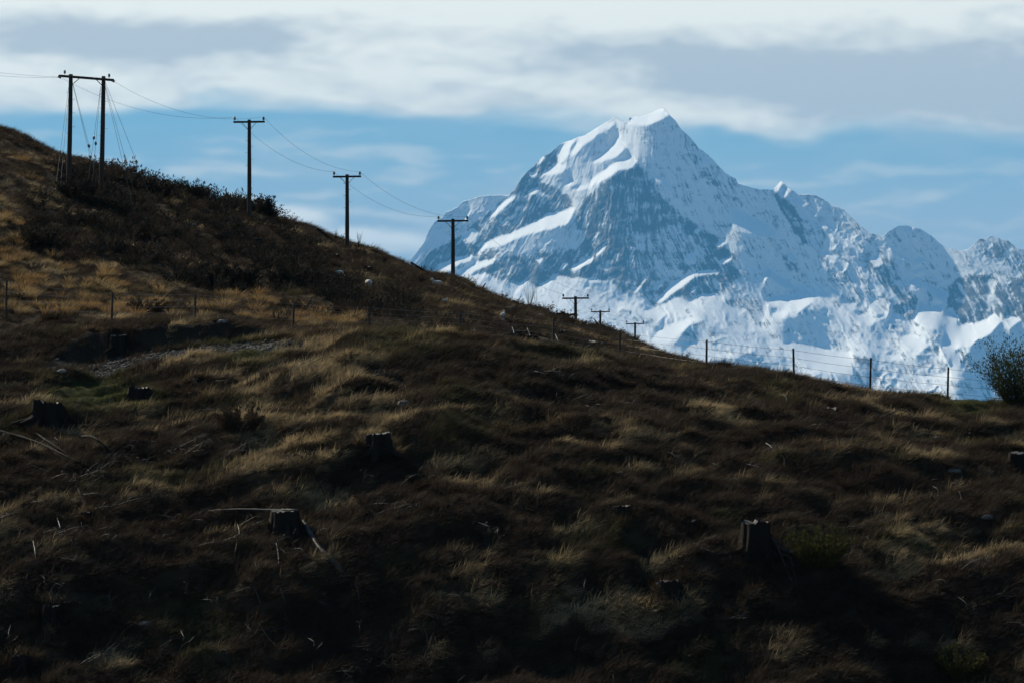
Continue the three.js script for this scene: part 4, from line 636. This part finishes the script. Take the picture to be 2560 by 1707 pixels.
// ---------------------------------------------------------------- the fence
const posts = [[14, 762, 1.25], [279, 798, 1.35], [487, 801, 1.38], [733, 818, 1.25], [922, 825, 1.2], [1150, 838, 1.2], [1384, 853, 1.1], [1550, 884, 1.15], [1767, 906, 1.15], [1985, 933, 1.25], [2177, 964, 1.4], [2371, 986, 1.38]];
const postD = [199.5, 199, 199, 200, 201, 202, 203, 203, 197, 195, 194.5, 194.5], heads = [];
const nth = ['first', 'second', 'third', 'fourth', 'fifth', 'sixth', 'seventh', 'eighth', 'ninth', 'tenth', 'eleventh', 'twelfth'];
posts.forEach(([px, py, h], i) => {
  const p = place(px, postD[i]); const o = root('fence_post', `thin dark fence post, ${nth[i]} from the left edge of the picture`, 'fence post', 'posts of the wire fence', p), r = rng(i + 70), lx = (r() - .35) * .06;
  const topY = (HORIZON - (py - h / postD[i] * F)) / F * postD[i] - p.y, H = Math.max(1.1, topY);
  part('post', limb([new THREE.Vector3(-lx, -.4, 0), new THREE.Vector3(0, H * .5, 0), new THREE.Vector3(lx, H, 0)], [.058, .056, .052], 8, i + 9, .06), POST, o);
  for (let k = 0; k < 4; k++) { const st = part('staple', new THREE.TorusGeometry(.02, .004, 5, 8), STEEL, o); st.position.set(0, H * (.28 + .22 * k), .058); }
  heads.push({ p, H });
});
for (let k = 0; k < 4; k++) { const pts = []; heads.forEach(({ p, H }, i) => { const q = p.clone(); q.y += H * (.28 + .22 * k); q.z += .06; if (i) { const a = pts[pts.length - 1], m = a.clone().lerp(q, .5); m.y -= .03; pts.push(m); } pts.push(q); }); const e = pts[pts.length - 1].clone().add(new THREE.Vector3(6, -.6, 0)), s = pts[0].clone().add(new THREE.Vector3(-5, .4, 0)); pts.push(e); pts.unshift(s); single('fence_wire', new THREE.TubeGeometry(new THREE.CatmullRomCurve3(pts), 260, .007, 4), LINE, `${['lowest', 'second lowest', 'second highest', 'top'][k]} strand of wire strung between the fence posts`, 'fence wire', 'strands of the fence'); }

// ---------------------------------------------------------------- sheep
function sheepBody(grazing, lying) {
  const N = 44, mc = new MarchingCubes(N, new THREE.MeshBasicMaterial(), false, false, 60000), J = [];
  const leg = lying ? .05 : .34, cy = leg + .26;
  const cap = (a, b, r1, r2) => J.push([a, b, r1, r2]);
  cap([-.30, cy, 0], [.28, cy + .02, 0], .24, .23); cap([-.1, cy - .04, 0], [.15, cy - .04, 0], .25, .25);
  const hx = grazing ? .62 : .56, hy = grazing ? .16 : cy + .30; cap([.28, cy + .08, 0], [hx - .08, hy + .1, 0], .13, .09); cap([hx - .08, hy + .1, 0], [hx + .1, hy - .02, 0], .085, .05);
  for (const s of [-1, 1]) cap([hx - .09, hy + .14, s * .07], [hx - .13, hy + .13, s * .16], .025, .015);
  if (!lying) for (const [x, z] of [[-.28, .1], [-.28, -.1], [.24, .1], [.24, -.1]]) { cap([x, cy - .12, z], [x + (x < 0 ? -.02 : .01), .2, z], .075, .038); cap([x + (x < 0 ? -.02 : .01), .2, z], [x, .02, z], .036, .032); }
  cap([-.5, cy + .02, 0], [-.56, cy - .12, 0], .04, .03);
  const R = .8, r = rng(4);
  for (let k = 0; k < N; k++) for (let j = 0; j < N; j++) for (let i = 0; i < N; i++) {
    const x = (i - N / 2) / (N / 2) * R, y = (j - N / 2) / (N / 2) * R + .55, z = (k - N / 2) / (N / 2) * R; let s = 0;
    for (const [a, b, r1, r2] of J) { const bx = b[0] - a[0], by = b[1] - a[1], bz = b[2] - a[2], t = clamp(((x - a[0]) * bx + (y - a[1]) * by + (z - a[2]) * bz) / (bx * bx + by * by + bz * bz)), dd = Math.hypot(x - a[0] - bx * t, y - a[1] - by * t, z - a[2] - bz * t) - lerp(r1, r2, t); s += Math.exp(-dd * 38); }
    mc.field[i + j * N + k * N * N] = Math.log(s) / 38 + .012 * noise(x * 17 + z * 5, y * 17 - z * 9);
  }
  mc.isolation = 0; mc.update(); const n = mc.count, P = new Float32Array(n * 3); for (let i = 0; i < n; i++) { P[i * 3] = mc.positionArray[i * 3] * R; P[i * 3 + 1] = mc.positionArray[i * 3 + 1] * R + .55; P[i * 3 + 2] = mc.positionArray[i * 3 + 2] * R; }
  const g = new THREE.BufferGeometry(); g.setAttribute('position', new THREE.BufferAttribute(P, 3)); const nn = new Float32Array(n * 3); for (let i = 0; i < n * 3; i++) nn[i] = mc.normalArray[i]; g.setAttribute('normal', new THREE.BufferAttribute(nn, 3)); return g;
}
{
  const wool = wood(.36, .345, .31), graze = sheepBody(true, false), stand = sheepBody(false, false), lie = sheepBody(false, true);
  for (const [label, px, py, geom, turn, s, d] of [
    ['white sheep grazing on the hillside, second from the left', 921, 722, graze, 2.0, 1.0, 225], ['white sheep lying just below the foot of the fourth pole', 1092, 716, lie, 2.9, 1.05, 235], ['white sheep standing in the grass above the slash heap', 1258, 803, stand, 1.4, .95, 225], ['small white sheep, leftmost one below the bare skyline', 848, 694, graze, .4, .8, 225], ['tiny white lamb lying on the brown slope below the lying sheep', 1112, 756, lie, .3, .5, 225]]) {
    const p = find(px, py, d - 20), m = single('sheep', geom, wool, label, 'sheep', 'sheep on the hillside'); m.position.copy(p); m.rotation.y = turn; m.scale.setScalar(s * .62);
  }
}
// ---------------------------------------------------------------- rocks
{
  const stone = (seed) => { const g = new THREE.IcosahedronGeometry(1, 2), P = g.attributes.position; for (let i = 0; i < P.count; i++) { const x = P.getX(i), y = P.getY(i), z = P.getZ(i), k = 1 + .35 * noise(x * 1.3 + seed * 7, y * 1.3 + z) + .2 * noise(y * 2.7 + seed, z * 2.7 - x); P.setXYZ(i, x * k, Math.max(-.4, y * k * .62), z * k); } g.computeVertexNormals(); return g; };
  const kinds = [1, 2, 3, 4].map(stone), ROCKM = wood(.085, .083, .080, .8, .4), ROCKP = wood(.20, .195, .185, .8, .4), ROCKD = wood(.028, .026, .025, .9);
  for (const [label, px, py, s, m, d] of [
    ['pale flat rock on top of the cut bank above the track', 556, 806, .30, ROCKP, 192], ['pale flat rock high in the dark scrub', 478, 566, .40, ROCKP, 215], ['grey boulder just left of the two dark boulders below the small poles', 1592, 886, .34, ROCKM, 197], ['left one of the two dark boulders below the small poles', 1637, 888, .36, ROCKD, 197], ['right one of the two dark boulders below the small poles', 1664, 889, .38, ROCKD, 197], ['pale boulder beside the ninth fence post', 1745, 898, .32, ROCKM, 192], ['pale stone at the lower end of the gravel track', 154, 938, .26, ROCKP, 180], ['dark flat boulder on the brown slope above the sheep by the slash', 1275, 775, .5, ROCKD, 225], ['flat dark rock below the curved skyline log', 915, 668, .5, ROCKD, 235], ['grey stone right of the sheep above the slash heap', 1300, 788, .25, ROCKM, 225], ['flat grey stone on the slope below the fifth pole', 1352, 790, .32, ROCKM, 225], ['grey stone half buried at bottom left beside dead stalks', 362, 1576, .3, ROCKM, 146], ['bluish grey stone near the right edge on the lower slope', 2470, 1296, .28, ROCKM, 150], ['grey stone on the right slope below the small stump', 2388, 1188, .3, ROCKM, 150], ['small grey stone beside the grey stone on the right slope', 2345, 1100, .22, ROCKM, 160], ['grey slab lying in shade right of centre above the broad stump', 1010, 1010, .4, ROCKM, 165]]) {
    const p = find(px, py, d), o = single('rock', kinds[Math.round(px) % 4], m, label, 'rock'); o.position.copy(p); o.position.y += s * .02; o.rotation.y = px; o.scale.set(s * 1.05, s * .75, s * .8);
  }
  const r = rng(9), g = [new THREE.IcosahedronGeometry(1, 0), new THREE.DodecahedronGeometry(1, 0)].map((k) => { k.scale(1, .6, .9); return k; }), lists = [[], []];
  for (let k = 0; k < 9000; k++) { const px = lerp(90, 820, r()), d = lerp(185, 193.2, r()); if (r() > onTrack(px, d) * 1.1) continue; const p = place(px, d), s = .025 + .10 * Math.pow(r(), 4), v = .35 + r() * r() * r() * 2.2; p.y += s * .25; lists[r() < .5 ? 0 : 1].push({ p, turn: r() * 6, s, c: new THREE.Color(.07 * v, .07 * v, .069 * v) }); }
  for (let k = 0; k < 900; k++) { const px = lerp(2180, 2620, r()), d = lerp(176, 186, r()), p = place(px, d); if (Math.abs(rowOf(p) - lerp(1015, 1070, (px - 2180) / 440)) > 22 * r() + 6) continue; const s = .02 + .07 * Math.pow(r(), 4), v = .5 + r(); lists[0].push({ p, turn: r() * 6, s, c: new THREE.Color(.13 * v, .13 * v, .13 * v) }); }
  lists.forEach((l, i) => mass('gravel', g[i], wood(1, 1, 1, .85, .4), 'loose grey gravel and stones on the dirt track', 'gravel', l));
}
// grass grown up round the stumps, and brushwood left over the cut slope
{
  const r = rng(19), g = tuft(61, 24, .5, .14, .3, .010), l = [];
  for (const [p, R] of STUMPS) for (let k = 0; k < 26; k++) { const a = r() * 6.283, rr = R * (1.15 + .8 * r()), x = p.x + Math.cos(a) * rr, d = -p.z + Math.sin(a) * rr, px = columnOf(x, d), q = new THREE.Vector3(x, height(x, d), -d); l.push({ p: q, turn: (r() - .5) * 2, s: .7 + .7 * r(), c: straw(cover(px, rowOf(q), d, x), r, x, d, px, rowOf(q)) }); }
  mass('grass', g, GRASS, 'longer grass grown up round the stumps', 'grass', l);
  const twig = (seed) => { const q = rng(seed), parts = [limb([new THREE.Vector3(0, 0, 0), new THREE.Vector3(.45, .16 + .1 * q(), .06), new THREE.Vector3(.95, .2 + .2 * q(), (q() - .5) * .3), new THREE.Vector3(1.4, .12, (q() - .5) * .4)], [.018, .015, .010, .004], 5, seed, .2)]; for (let k = 0; k < 4; k++) { const t = .3 + .8 * q(); parts.push(limb([new THREE.Vector3(t, .17, .02), new THREE.Vector3(t + .15, .25 + .2 * q(), (q() - .5) * .4), new THREE.Vector3(t + .35, .28 + .4 * q(), (q() - .5) * .7)], [.009, .006, .003], 4, seed + k, .2)); } return mergeGeometries(parts); };
  const lists = [[], [], []];
  for (let k = 0; k < 1500; k++) { const d = Math.sqrt(lerp(148 * 148, 182 * 182, r())), px = lerp(-100, 2660, r()), p = place(px, d), py = rowOf(p), n = fbm(p.x / 4 + 31, d / 3, 2) + (px < 950 && py > 1090 ? .22 : px > 2250 && py > 1080 ? .1 : -.08); if (n < .2) continue; lists[k % 3].push({ p, turn: -.7 + (r() - .5) * 2.2, s: .6 + .8 * r(), sy: .6 + .8 * r(), normal: slopeNormal(p.x, d), c: new THREE.Color().setScalar(r() < .04 ? 2 : .35 + .6 * r()) }); }
  lists.forEach((l, i) => mass('brushwood', twig(700 + i), wood(.026, .023, .021, .7, .5), 'dead brushwood left lying over the cut slope', 'brushwood', l));
}

renderer.render(scene, camera);
